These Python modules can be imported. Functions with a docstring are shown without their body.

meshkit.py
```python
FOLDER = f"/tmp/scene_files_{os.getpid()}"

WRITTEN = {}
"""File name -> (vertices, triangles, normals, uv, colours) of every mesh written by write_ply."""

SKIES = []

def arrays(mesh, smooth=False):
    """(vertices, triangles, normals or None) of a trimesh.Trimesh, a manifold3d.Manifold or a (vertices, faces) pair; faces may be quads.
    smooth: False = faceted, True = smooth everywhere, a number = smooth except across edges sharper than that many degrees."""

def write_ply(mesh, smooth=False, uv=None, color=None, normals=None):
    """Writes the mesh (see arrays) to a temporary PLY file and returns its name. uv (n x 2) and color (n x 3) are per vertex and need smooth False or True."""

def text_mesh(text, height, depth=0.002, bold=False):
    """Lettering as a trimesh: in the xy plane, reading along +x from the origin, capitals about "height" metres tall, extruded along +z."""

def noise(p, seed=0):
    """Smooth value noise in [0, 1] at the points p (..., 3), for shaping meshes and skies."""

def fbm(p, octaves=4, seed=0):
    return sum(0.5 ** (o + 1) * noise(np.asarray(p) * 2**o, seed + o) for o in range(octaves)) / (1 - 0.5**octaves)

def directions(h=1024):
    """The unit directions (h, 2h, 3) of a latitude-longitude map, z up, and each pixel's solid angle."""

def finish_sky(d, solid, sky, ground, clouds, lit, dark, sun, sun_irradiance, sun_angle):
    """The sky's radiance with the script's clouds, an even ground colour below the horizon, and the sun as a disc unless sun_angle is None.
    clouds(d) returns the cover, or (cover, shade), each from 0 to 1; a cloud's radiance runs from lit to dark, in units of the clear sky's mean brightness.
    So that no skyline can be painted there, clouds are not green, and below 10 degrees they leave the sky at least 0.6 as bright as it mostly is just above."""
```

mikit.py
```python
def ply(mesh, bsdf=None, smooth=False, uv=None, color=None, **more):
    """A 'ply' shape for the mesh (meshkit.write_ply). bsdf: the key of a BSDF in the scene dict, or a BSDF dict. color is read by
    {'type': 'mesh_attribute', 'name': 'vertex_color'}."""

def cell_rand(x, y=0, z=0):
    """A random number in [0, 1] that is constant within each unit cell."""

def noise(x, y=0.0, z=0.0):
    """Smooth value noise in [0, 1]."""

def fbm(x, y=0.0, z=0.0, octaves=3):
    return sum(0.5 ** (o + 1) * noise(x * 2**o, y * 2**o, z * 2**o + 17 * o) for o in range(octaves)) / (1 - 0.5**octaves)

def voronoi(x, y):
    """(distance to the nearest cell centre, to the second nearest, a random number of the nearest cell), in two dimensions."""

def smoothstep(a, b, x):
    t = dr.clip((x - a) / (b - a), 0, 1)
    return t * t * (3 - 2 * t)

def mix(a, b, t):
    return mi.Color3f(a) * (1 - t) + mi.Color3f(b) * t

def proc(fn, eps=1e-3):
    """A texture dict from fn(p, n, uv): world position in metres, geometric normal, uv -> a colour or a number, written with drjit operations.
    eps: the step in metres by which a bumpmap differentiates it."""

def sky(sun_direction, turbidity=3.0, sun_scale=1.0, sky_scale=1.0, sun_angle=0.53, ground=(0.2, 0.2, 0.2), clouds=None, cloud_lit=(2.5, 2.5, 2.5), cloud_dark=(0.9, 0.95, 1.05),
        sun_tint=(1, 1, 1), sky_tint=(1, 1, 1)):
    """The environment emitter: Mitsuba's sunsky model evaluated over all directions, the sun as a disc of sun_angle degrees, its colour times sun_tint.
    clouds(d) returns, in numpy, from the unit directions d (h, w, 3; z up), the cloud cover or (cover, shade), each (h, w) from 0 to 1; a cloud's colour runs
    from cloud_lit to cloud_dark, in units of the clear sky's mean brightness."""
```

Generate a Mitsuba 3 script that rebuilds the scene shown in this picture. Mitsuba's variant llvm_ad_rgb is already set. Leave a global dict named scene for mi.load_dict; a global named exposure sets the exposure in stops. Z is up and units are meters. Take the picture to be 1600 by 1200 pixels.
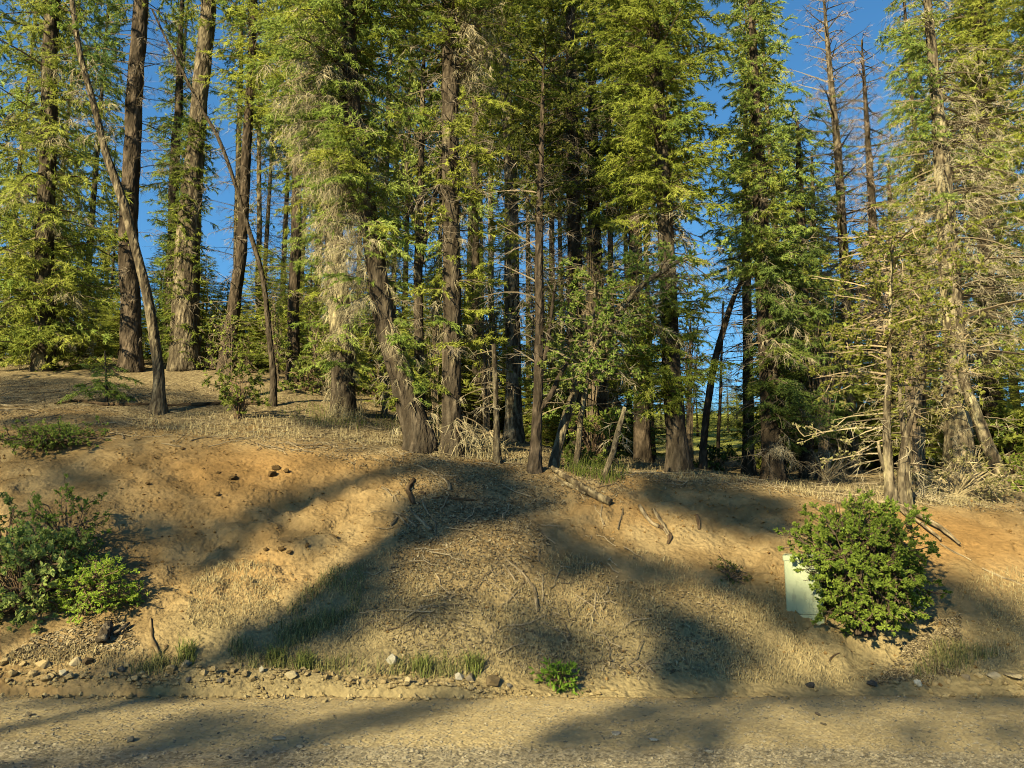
import math
import numpy as np, trimesh
import drjit as dr, mitsuba as mi
import mikit, meshkit
from mikit import noise, fbm, voronoi, cell_rand, smoothstep, mix
from scipy.interpolate import PchipInterpolator, RegularGridInterpolator
from scipy.ndimage import gaussian_filter, map_coordinates

T = mi.ScalarTransform4f
scene, labels = {}, {}

# ------------------------------------------------------------------ camera, sky, exposure
exposure = 3.65
EYE = np.array([0.0, 0.0, 1.65])
PITCH = math.radians(9.0)
FWD = np.array([0, math.cos(PITCH), math.sin(PITCH)])
UPV = np.array([0, -math.sin(PITCH), math.cos(PITCH)])
scene['camera'] = {'type': 'perspective', 'fov': 67.38, 'fov_axis': 'x', 'near_clip': 0.05, 'far_clip': 6000.0,
                   'to_world': T().look_at(origin=EYE.tolist(), target=(EYE + FWD).tolist(), up=[0, 0, 1])}
SUN_AZ = math.radians(57.0)          # the light travels this way, measured from +x towards +y
SUN_EL = math.radians(26.0)
SUN = np.array([-math.cos(SUN_AZ) * math.cos(SUN_EL), -math.sin(SUN_AZ) * math.cos(SUN_EL), math.sin(SUN_EL)])
scene['sky'] = mikit.sky(SUN.tolist(), turbidity=3, sun_tint=(1.00, 1.08, 0.93), sky_tint=(0.48, 0.90, 1.18), sky_scale=0.42, sun_angle=0.9, ground=(0.16, 0.14, 0.09))

# ------------------------------------------------------------------ materials
scene['foliage_bsdf'] = {'type': 'twosided', 'bsdf': {'type': 'diffuse', 'reflectance': {'type': 'mesh_attribute', 'name': 'vertex_color'}}}
scene['leaf_bsdf'] = {'type': 'principledthin', 'base_color': {'type': 'mesh_attribute', 'name': 'vertex_color'}, 'roughness': 0.55, 'diff_trans': 0.95, 'eta': 1.35}


def bark_bump(p, n, uv):
    return (fbm(p.x * 26, p.y * 26, p.z * 6, octaves=3) - 0.5) * 0.05


def bark_cracks(p, n, uv):
    warp = fbm(p.x * 7, p.y * 7, p.z * 3, octaves=2) * 0.12
    a = noise((p.x + warp) * 24, (p.y + warp) * 24, p.z * 4.5)
    b = noise((p.x - warp) * 52 + 9, (p.y + warp) * 52, p.z * 15)
    return dr.clip(smoothstep(0.62, 0.32, a) * 0.75 + smoothstep(0.55, 0.25, b) * 0.45, 0, 0.9)


scene['bark_bsdf'] = {'type': 'twosided', 'bsdf': {'type': 'bumpmap', 'arbitrary': mikit.proc(bark_bump, eps=4e-3), 'scale': 1.0, 'bsdf': {
    'type': 'blendbsdf', 'weight': mikit.proc(bark_cracks), 'light': {'type': 'diffuse', 'reflectance': {'type': 'mesh_attribute', 'name': 'vertex_color'}},
    'dark': {'type': 'diffuse', 'reflectance': {'type': 'rgb', 'value': [0.030, 0.024, 0.019]}}}}}


def ground_color(p, n, uv):
    big = fbm(p.x * 0.7, p.y * 0.7, 0, octaves=3)
    mid = fbm(p.x * 3.1, p.y * 3.1, p.z * 3.1, octaves=4)
    fine = fbm(p.x * 38, p.y * 38, p.z * 30, octaves=3)
    dirt = mix((0.215, 0.152, 0.080), (0.335, 0.250, 0.138), smoothstep(0.3, 0.7, mid))
    dirt = mix(dirt, mi.Color3f(0.34, 0.20, 0.078), smoothstep(0.5, 0.8, big) * 0.55)
    dirt = dirt * (0.72 + 0.56 * fine)
    # forest floor: needles, chips and dead leaves over the soil
    edge = 10.7 + dr.maximum(0, -p.x - 1.0) * 0.28
    lit = smoothstep(edge - 0.4, edge + 1.1, p.y + (mid - 0.5) * 2.4 + (big - 0.5) * 1.5)
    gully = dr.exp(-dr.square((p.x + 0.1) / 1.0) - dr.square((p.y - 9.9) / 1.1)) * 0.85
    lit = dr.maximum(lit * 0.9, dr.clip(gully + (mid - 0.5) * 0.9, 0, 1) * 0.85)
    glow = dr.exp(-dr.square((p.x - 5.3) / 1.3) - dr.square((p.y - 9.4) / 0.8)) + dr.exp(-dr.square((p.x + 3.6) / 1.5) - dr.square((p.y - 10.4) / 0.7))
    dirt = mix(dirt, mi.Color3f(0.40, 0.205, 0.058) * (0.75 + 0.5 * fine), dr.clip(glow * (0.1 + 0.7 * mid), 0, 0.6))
    toe = smoothstep(8.9, 7.6, p.y + (mid - 0.5) * 1.2) * smoothstep(-4.0, -2.6, p.x + (big - .5) * 2)
    litter = mix((0.13, 0.102, 0.066), (0.32, 0.262, 0.165), smoothstep(0.25, 0.75, fbm(p.x * 21, p.y * 17, p.z * 9, octaves=3)))
    c = mix(dirt, litter, lit)
    c = mix(c, mi.Color3f(0.30, 0.25, 0.145) * (0.6 + 0.8 * fine), toe * 0.75)
    far = smoothstep(24, 42, p.y + (big - .5) * 8)
    meadow = mix((0.27, 0.31, 0.08), (0.42, 0.42, 0.13), fbm(p.x * 0.4, p.y * 0.9, 0, octaves=3))
    return mix(c * 0.56, meadow * 0.5, far)


def ground_bump(p, n, uv):
    return fbm(p.x * 26, p.y * 26, p.z * 20, octaves=4) * 0.042


def road_color(p, n, uv):
    big = fbm(p.x * 0.5, p.y * 1.7, 0, octaves=3)
    fine = fbm(p.x * 45, p.y * 45, 0, octaves=3)
    d1, d2, r = voronoi(p.x * 34, p.y * 34)
    track = dr.exp(-dr.square((p.y - 5.45 + 0.02 * p.x + (big - .5) * .5) / 0.24)) + dr.exp(-dr.square((p.y - 3.7) / 0.25))
    fines = mix((0.32, 0.268, 0.175), (0.41, 0.35, 0.235), big) * (0.75 + 0.5 * fine)
    stones = mix((0.13, 0.122, 0.108), (0.37, 0.34, 0.285), r) * (0.8 + 0.4 * fine)
    c = mix(fines, stones, dr.clip(smoothstep(0.35, 0.85, track + (big - 0.5) * 0.9) * 0.85 + smoothstep(0.62, 0.9, r) * 0.55, 0, 1))
    return 0.56 * mi.Color3f(1.04, 1.0, 0.90) * mix(c, mi.Color3f(0.28, 0.20, 0.10), smoothstep(6.75, 7.0, p.y + (fine - .5) * .3) * 0.5)


def road_bump(p, n, uv):
    d1, d2, r = voronoi(p.x * 34, p.y * 34)
    return (r * smoothstep(0.6, 0.2, d1)) * 0.022 + fbm(p.x * 70, p.y * 70, 0, octaves=2) * 0.012


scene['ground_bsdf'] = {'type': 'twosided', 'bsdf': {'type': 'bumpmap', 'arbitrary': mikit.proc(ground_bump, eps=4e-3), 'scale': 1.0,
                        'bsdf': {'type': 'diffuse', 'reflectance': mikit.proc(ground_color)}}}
scene['road_bsdf'] = {'type': 'twosided', 'bsdf': {'type': 'bumpmap', 'arbitrary': mikit.proc(road_bump, eps=4e-3), 'scale': 1.0,
                      'bsdf': {'type': 'diffuse', 'reflectance': mikit.proc(road_color)}}}
scene['painted_metal_bsdf'] = {'type': 'principled', 'roughness': 0.42, 'specular': 0.4,
                               'base_color': mikit.proc(lambda p, n, uv: mix((0.175, 0.21, 0.15), (0.21, 0.24, 0.175), fbm(p.x * 9, p.y * 9, p.z * 4, octaves=3))
                                                        * (1.0 - 0.35 * smoothstep(0.55, 0.8, fbm(p.x * 30, p.y * 30, p.z * 7, octaves=3)) * smoothstep(1.25, 0.6, p.z)))}

# ------------------------------------------------------------------ terrain
YK = [6.5, 7.05, 7.4, 8.2, 9.0, 10.0, 10.8, 12.5, 15, 18, 22, 28, 40, 70, 120, 400]
XK = [-60, -14, -5, -2.4, -0.6, 1.6, 3.6, 5.2, 8, 16, 60]
PROF = {
    'L2': [0.0, 0.03, 0.30, 0.80, 1.30, 1.96, 2.45, 3.10, 3.95, 4.85, 5.9, 7.1, 9.0, 13, 20, 50],
    'L':  [0.0, 0.04, 0.34, 0.82, 1.30, 1.95, 2.42, 2.98, 3.72, 4.62, 5.55, 6.6, 8.2, 11.5, 17, 45],
    'M':  [0.0, 0.03, 0.26, 0.72, 1.22, 1.80, 2.28, 2.76, 3.30, 3.95, 4.75, 5.7, 7.2, 10.3, 15.5, 43],
    'C':  [0.0, 0.02, 0.22, 0.64, 1.12, 1.72, 2.18, 2.58, 2.98, 3.40, 3.9, 4.6, 5.8, 8.8, 14, 42],
    'R1': [0.0, -.10, 0.08, 0.56, 1.06, 1.64, 1.99, 2.27, 2.55, 2.85, 3.2, 3.8, 5.2, 9.0, 15, 42],
    'R2': [0.0, -.14, 0.05, 0.53, 1.02, 1.58, 1.86, 2.10, 2.33, 2.55, 2.86, 3.4, 4.9, 9.2, 16, 42],
    'R3': [0.0, -.02, 0.14, 0.56, 1.00, 1.46, 1.68, 1.92, 2.16, 2.4, 2.7, 3.3, 4.8, 9.0, 16, 42],
}
TAB = np.array([PROF[k] for k in ('L2', 'L2', 'L', 'M', 'C', 'R1', 'R2', 'R3', 'R3', 'R3', 'R3')])
GX, GY = np.arange(-40, 40.01, 0.1), np.arange(6.5, 46, 0.1)
_rows = np.array([PchipInterpolator(YK, t)(GY) for t in TAB])
_base = PchipInterpolator(XK, _rows, axis=0)(GX)
_base = gaussian_filter(_base, (4, 1.5), mode='nearest')
_far = RegularGridInterpolator((np.array(XK + [400.0]), np.array(YK)), np.vstack([TAB, TAB[-1:]]), bounds_error=False, fill_value=None)


def H0(x, y):
    x, y = np.broadcast_arrays(np.asarray(x, float), np.asarray(y, float))
    if x.ndim == 0:
        return H0(x.reshape(1), y.reshape(1))[0]
    near = map_coordinates(_base, [np.clip((x + 40) / 0.1, 0, len(GX) - 1), np.clip((y - 6.5) / 0.1, 0, len(GY) - 1)], order=1, mode='nearest')
    far = _far(np.stack([np.clip(x, -60, 400), np.clip(y, 6.5, 400)], -1))
    w = np.clip((np.maximum(np.abs(x) - 36, y - 42)) / 3, 0, 1)
    return near * (1 - w) + far * w


def H(x, y):
    """Height of the ground behind the road's far edge."""
    x, y = np.asarray(x, float), np.asarray(y, float)
    p = np.stack([x, y, 0 * x], -1)
    bank = np.clip((y - 7.1) / 0.6, 0, 1) * np.clip((11.5 - y) / 1.5, 0, 1)
    z = H0(x, y)
    z = z + (meshkit.fbm(p * 0.55, 3, 3) - 0.5) * (0.22 * bank + 0.16 * np.clip((y - 7.3) / 2, 0, 1))
    crumb = np.abs(meshkit.fbm(p * np.array([2.2, 3.0, 1]), 4, 11) - 0.5) * 2
    patch = np.clip((meshkit.fbm(p * 0.9 + 5.2, 2, 21) - 0.44) * 6, 0, 1)
    z = z + 0.085 * np.exp(-((y - 7.10 - 0.28 * (meshkit.fbm(p * np.array([1.6, 0, 0]) + 3, 3, 62) - .5)) / 0.10) ** 2) * np.clip((-0.2 - x) / 0.5, 0, 1) * (0.4 + 1.2 * meshkit.fbm(p * np.array([2.5, 1, 1]), 2, 61))
    z = z - (0.085 * np.clip(0.30 - crumb, 0, 1) / 0.30) * bank * patch
    z = z + (meshkit.fbm(p * 6.0, 3, 5) - 0.5) * (0.045 + 0.07 * bank * patch)
    return np.where(y < 7.0, np.minimum(z, 0.0), z)


def pix_ray(px, py):
    d = FWD + (px - 800) / 1200 * np.array([1.0, 0, 0]) + (600 - py) / 1200 * UPV
    return d / np.linalg.norm(d)


def at(px, py, Y):
    """The point that stands Y metres ahead, in the direction of a picture point."""
    d = pix_ray(px, py)
    return EYE + d * (Y / d[1])


def ground(px, py):
    d = pix_ray(px, py)
    ts = np.arange(3.5, 160, 0.15)
    P = EYE + ts[:, None] * d
    i = int(np.argmax(P[:, 2] <= np.where(P[:, 1] < 6.98, 0.0, H0(P[:, 0], P[:, 1])) + 0.12))
    ts = ts[max(i - 2, 0)] + np.arange(0, 4, 0.02)
    P = EYE + ts[:, None] * d
    below = P[:, 2] <= np.where(P[:, 1] < 6.98, 0.0, H(P[:, 0], P[:, 1]))
    i = int(np.argmax(below)) if below.any() else len(ts) - 1
    p = P[i]
    return np.array([p[0], p[1], 0.0 if p[1] < 6.98 else float(H(p[0], p[1]))])


rng_hit = np.random.default_rng(5)


def ground_many(px, py):
    d = FWD + ((np.asarray(px) - 800) / 1200)[:, None] * np.array([1.0, 0, 0]) + ((600 - np.asarray(py)) / 1200)[:, None] * UPV
    d /= np.linalg.norm(d, axis=1)[:, None]
    out = np.tile(EYE + 60 * d[:1], (len(d), 1))
    done = np.zeros(len(d), bool)
    for t in np.concatenate([np.arange(3.5, 16, 0.06), np.arange(16, 60, 0.3)]):
        P = EYE + t * d
        hit = ~done & (P[:, 2] <= np.where(P[:, 1] < 6.98, 0.0, H0(P[:, 0], P[:, 1])))
        out[hit] = P[hit] - d[hit] * (rng_hit.random((int(hit.sum()), 1)) * (0.06 if t < 16 else 0.3))
        done |= hit
    out[:, 2] = np.where(out[:, 1] < 6.98, 0.0, H(out[:, 0], out[:, 1]))
    return out[done]


def in_poly(poly, n, rng):
    import shapely
    poly = shapely.Polygon(poly)
    x0, y0, x1, y1 = poly.bounds
    px, py = rng.uniform(x0, x1, n * 4), rng.uniform(y0, y1, n * 4)
    keep = shapely.contains_xy(poly, px, py)
    return px[keep][:n], py[keep][:n]


# ------------------------------------------------------------------ entries
def numbered(name):
    if name not in scene and name not in labels:
        return name
    k = 1
    while f'{name}_{k:03d}' in scene or f'{name}_{k:03d}' in labels:
        k += 1
    return f'{name}_{k:03d}'


def thing(name, label, cat, group=None, kind=None):
    key = numbered(name)
    labels[key] = {'label': label}
    if cat:
        labels[key]['category'] = cat
    if group:
        labels[key]['group'] = group
    if kind:
        labels[key]['kind'] = kind
    return key


def put(key, V, F, C=None, bsdf='foliage_bsdf', smooth=False):
    scene[key] = mikit.ply((V, F), bsdf, smooth=smooth, color=C)


def part(holder, name, V, F, C=None, bsdf='foliage_bsdf', smooth=False):
    key, k = f'{holder}__{name}', 1
    while key in scene:
        key = f'{holder}__{name}_{k:03d}'
        k += 1
    put(key, V, F, C, bsdf, smooth)
    return key


class Soup:
    def __init__(self):
        self.v, self.f, self.c, self.n = [], [], [], 0

    def add(self, v, f, c):
        v = np.asarray(v, np.float32).reshape(-1, 3)
        if not len(v):
            return
        c = np.broadcast_to(np.asarray(c, np.float32), v.shape)
        self.v.append(v); self.f.append(np.asarray(f, np.int64) + self.n); self.c.append(c)
        self.n += len(v)

    def get(self):
        return np.vstack(self.v), np.vstack(self.f), np.vstack(self.c)


def unit(v):
    return v / np.maximum(np.linalg.norm(v, axis=-1, keepdims=True), 1e-9)


# ------------------------------------------------------------------ trunks, limbs and leaves
def tube(path, rad, sides=8, rough=0.0, seed=0, flare=0.0, freq=9.0, cap=True):
    """A tapering round stem along a polyline, with ridges. Returns V, F, ridge (0..1 per vertex)."""
    path, rad = np.asarray(path, float), np.asarray(rad, float)
    t = unit(np.gradient(path, axis=0))
    ref = np.array([1.0, 0.13, 0]) if abs(t[0, 0]) < 0.8 else np.array([0, 1.0, 0.1])
    a = unit(ref - (t @ ref)[:, None] * t)
    b = np.cross(t, a)
    ang = np.linspace(0, 2 * np.pi, sides, endpoint=False)
    s = np.concatenate([[0], np.cumsum(np.linalg.norm(np.diff(path, axis=0), axis=1))])
    A, S = np.meshgrid(ang, s)
    q = np.stack([np.cos(A) * 1.6, np.sin(A) * 1.6, S * 1.3], -1) * freq / 4 + seed * 7.31
    ridge = meshkit.fbm(q, 3, 2)
    R = rad[:, None] * (1 + rough * (ridge - 0.5) * 2)
    if flare:
        lobes = 0.75 + 0.5 * meshkit.noise(np.stack([np.cos(A) * 1.4, np.sin(A) * 1.4, 0 * A + seed], -1), 4)
        R = R * (1 + flare * lobes * np.exp(-np.maximum(S - 0.15, 0) / (rad[0] * 1.3)))
    V = path[:, None] + R[..., None] * (np.cos(A)[..., None] * a[:, None] + np.sin(A)[..., None] * b[:, None])
    n = len(path)
    i, j = np.meshgrid(np.arange(n - 1), np.arange(sides), indexing='ij')
    i, j = i.ravel(), j.ravel()
    k = (j + 1) % sides
    F = np.vstack([np.stack([i * sides + j, i * sides + k, (i + 1) * sides + k], 1), np.stack([i * sides + j, (i + 1) * sides + k, (i + 1) * sides + j], 1)])
    V = V.reshape(-1, 3)
    if cap:
        V = np.vstack([V, path[:1], path[-1:]])
        j = np.arange(sides); k = (j + 1) % sides
        F = np.vstack([F, np.stack([np.full(sides, n * sides), k, j], 1), np.stack([np.full(sides, n * sides + 1), (n - 1) * sides + j, (n - 1) * sides + k], 1)])
        ridge = np.concatenate([ridge.ravel(), [0.5, 0.5]])
    return V, F, np.asarray(ridge).ravel()


def sticks(lines, r0, r1, sides=3):
    """Many thin tapering tubes at once: lines (n, m, 3), radii at the start and the end (n,)."""
    n, m, _ = lines.shape
    t = unit(np.gradient(lines, axis=1))
    ref = np.where(np.abs(t[..., 2:3]) < 0.8, np.array([0, 0, 1.0]), np.array([1.0, 0, 0]))
    a = unit(np.cross(t, ref)); b = np.cross(t, a)
    r = r0[:, None] * (1 - np.linspace(0, 1, m)) + r1[:, None] * np.linspace(0, 1, m)
    ang = np.arange(sides) * 2 * np.pi / sides
    V = lines[:, :, None] + r[..., None, None] * (np.cos(ang)[:, None] * a[:, :, None] + np.sin(ang)[:, None] * b[:, :, None])
    base = np.arange(n)[:, None, None] * (m * sides) + np.arange(m - 1)[None, :, None] * sides
    j = np.arange(sides); k = (j + 1) % sides
    q = np.stack([base + j, base + k, base + k + sides, base + j + sides], -1).reshape(-1, 4)
    return V.reshape(-1, 3), np.vstack([q[:, [0, 1, 2]], q[:, [0, 2, 3]]])


def strips(lines, r0, r1, rng):
    """Many thin flat tapering twigs at once, each turned its own way (a twig a few millimetres thick)."""
    n, m, _ = lines.shape
    t = unit(lines[:, -1] - lines[:, 0])
    w = unit(np.cross(t, rng.normal(0, 1, t.shape)))
    r = np.reshape(r0, (-1, 1)) * (1 - np.linspace(0, 1, m)) + np.reshape(r1, (-1, 1)) * np.linspace(0, 1, m)
    V = np.stack([lines - w[:, None] * r[..., None], lines + w[:, None] * r[..., None]], 2)
    b = (np.arange(n)[:, None] * (2 * m) + np.arange(m - 1)[None] * 2).reshape(-1, 1)
    return V.reshape(-1, 3), np.vstack([b + [0, 1, 3], b + [0, 3, 2]])


def along(lines, idx, s):
    m = lines.shape[1] - 1
    u = np.clip(s, 0, 0.9999) * m
    i = u.astype(int); f = (u - i)[:, None]
    p0, p1 = lines[idx, i], lines[idx, i + 1]
    return p0 * (1 - f) + p1 * f, unit(p1 - p0)


def curve(base, direction, L, m, droop, rng, wig=0.12, lift=0.0):
    """Polylines from base along direction, bending down by droop (radians over the length) and up again by lift towards the tip."""
    n = len(base)
    P = np.zeros((n, m + 1, 3)); P[:, 0] = base
    d = unit(direction)
    for k in range(m):
        g = (droop * (1 - 0.3 * k / m) - lift * (k / m)) / m
        d = unit(d + np.stack([rng.normal(0, wig, n), rng.normal(0, wig, n), rng.normal(0, wig * .7, n)], -1) / math.sqrt(m) - np.array([0, 0, 1.0]) * np.reshape(g, (-1, 1)))
        P[:, k + 1] = P[:, k] + d * (L / m)[:, None]
    return P


def offshoots(lines, n_per, s0, s1, length, ang, rng, flat=0.6, droop=0.3, m=2, shrink=0.6, wig=0.1):
    """Side shoots along polylines, alternating left and right, mostly in a flat spray. n_per is a count array or a number."""
    nb = len(lines)
    cnt = np.broadcast_to(np.asarray(n_per), (nb,)).astype(int)
    idx = np.repeat(np.arange(nb), cnt)
    if not len(idx):
        return np.zeros((0, m + 1, 3)), idx
    s = s0 + (s1 - s0) * rng.random(len(idx))
    p, t = along(lines, idx, s)
    side = unit(np.cross(t, np.array([0, 0, 1.0])) + rng.normal(0, 0.05, t.shape)) * np.where(rng.random(len(idx)) < 0.5, 1, -1)[:, None]
    off = unit(side + rng.normal(0, 1 - flat, t.shape))
    a = ang * rng.uniform(0.7, 1.3, len(idx))
    d = t * np.cos(a)[:, None] + off * np.sin(a)[:, None]
    L = np.broadcast_to(np.asarray(length), (nb,))[idx] * (1 - shrink * s) * rng.uniform(0.55, 1.2, len(idx))
    return curve(p, d, L, m, np.full(len(idx), droop), rng, wig), idx


def blades(lines, n_per, length, width, rng, spread=0.8, flat=0.6, droop=0.1, cols=((.06, .09, .02), (.12, .14, .03)), tint=None, leaf=False, s0=0.05):
    """Needle sprigs (one narrow triangle each) or leaves (a folded diamond) along polylines."""
    nb = len(lines)
    cnt = np.broadcast_to(np.asarray(n_per, float), (nb,))
    cnt = (cnt + rng.random(nb)).astype(int)
    idx = np.repeat(np.arange(nb), cnt)
    n = len(idx)
    if not n:
        return np.zeros((0, 3)), np.zeros((0, 3), int), np.zeros((0, 3))
    p, t = along(lines, idx, s0 + (1 - s0) * rng.random(n))
    side = unit(np.cross(t, np.array([0, 0, 1.0])) + 1e-4) * np.where(rng.random(n) < 0.5, 1, -1)[:, None]
    off = unit(side * flat + rng.normal(0, 1, t.shape) * (1 - flat))
    a = spread * rng.uniform(0.5, 1.4, n)
    d = unit(t * np.cos(a)[:, None] + off * np.sin(a)[:, None] - np.array([0, 0, 1.0]) * droop * rng.uniform(0.4, 1.4, n)[:, None])
    w = unit(np.cross(d, rng.normal(0, 1, d.shape) + np.array([0, 0, 0.8]) * flat))
    L = (length * rng.uniform(0.6, 1.3, n))[:, None]; W = (width * rng.uniform(0.7, 1.3, n))[:, None]
    col = np.asarray(cols[0]) + (np.asarray(cols[1]) - np.asarray(cols[0])) * (rng.random(n)[:, None] * 0.7 + (0 if tint is None else 0.45 * tint[idx][:, None] - 0.08))
    col = np.clip(col, 0.006, 0.7)
    if not leaf:
        V = np.stack([p - w * W / 2, p + w * W / 2, p + d * L], 1).reshape(-1, 3)
        return V, np.arange(3 * n).reshape(-1, 3), np.repeat(col, 3, axis=0)
    nn = np.cross(d, w)
    V = np.stack([p, p + d * L * .5 - w * W / 2 + nn * W * .18, p + d * L, p + d * L * .5 + w * W / 2 + nn * W * .18], 1).reshape(-1, 3)
    q = np.arange(n)[:, None] * 4
    return V, np.vstack([q + [0, 1, 2], q + [0, 2, 3]]), np.repeat(col, 4, axis=0)


def hash_text(s):
    h = 2166136261
    for c in s:
        h = ((h ^ ord(c)) * 16777619) & 0xFFFFFFFF
    return h


def zone(kind, top, bot, n, reach, cols, **o):
    return dict(kind=kind, top=top, bot=bot, n=n, reach=reach, cols=cols, **o)


FIR = ((.120, .165, .032), (.370, .400, .098))
FIR_Y = ((.170, .220, .038), (.440, .455, .120))
FIR_D = ((.065, .095, .024), (.230, .270, .070))
PINE = ((.100, .155, .050), (.230, .275, .090))
OAK = ((.120, .175, .032), (.330, .375, .095))
LICHEN = ((.150, .134, .092), (.345, .308, .215))
BARE = ((.088, .075, .063), (.225, .192, .155))
PALE = ((.165, .145, .108), (.330, .295, .220))
TONES = {'fir': FIR, 'fir_yellow': FIR_Y, 'fir_dark': FIR_D}
HUES = [(1.0, 1.0, 1.0), (.84, .98, 1.1), (.98, 1.0, .85)]
boughs = {}


def bough(tone, hue, size, lod, variant):
    """The key of a shapegroup: one fir bough pointing along +x from the origin, made when first wanted."""
    key = f'{tone}_bough_{hue}_{size}_{lod}_{variant}'
    if key not in boughs:
        rng = np.random.default_rng(hash_text(key))
        sp = Soup()
        L = np.array([(.5, .9, 1.5)[size]])
        foliage(zone('fir', 0, 0, 1, (0, 0), np.asarray(TONES[tone]) * HUES[hue], droop=(.45, .75)[variant % 2], wig=.2), np.zeros((1, 3)), np.array([[1.0, 0, 0.1]]), L, rng, sp, sp, (1.0, 1.4)[lod])
        boughs[key] = L[0]
        scene[key] = {'type': 'shapegroup', 'foliage': mikit.ply(sp.get()[:2], 'leaf_bsdf', color=sp.get()[2])}
    return key, boughs[key]


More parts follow.
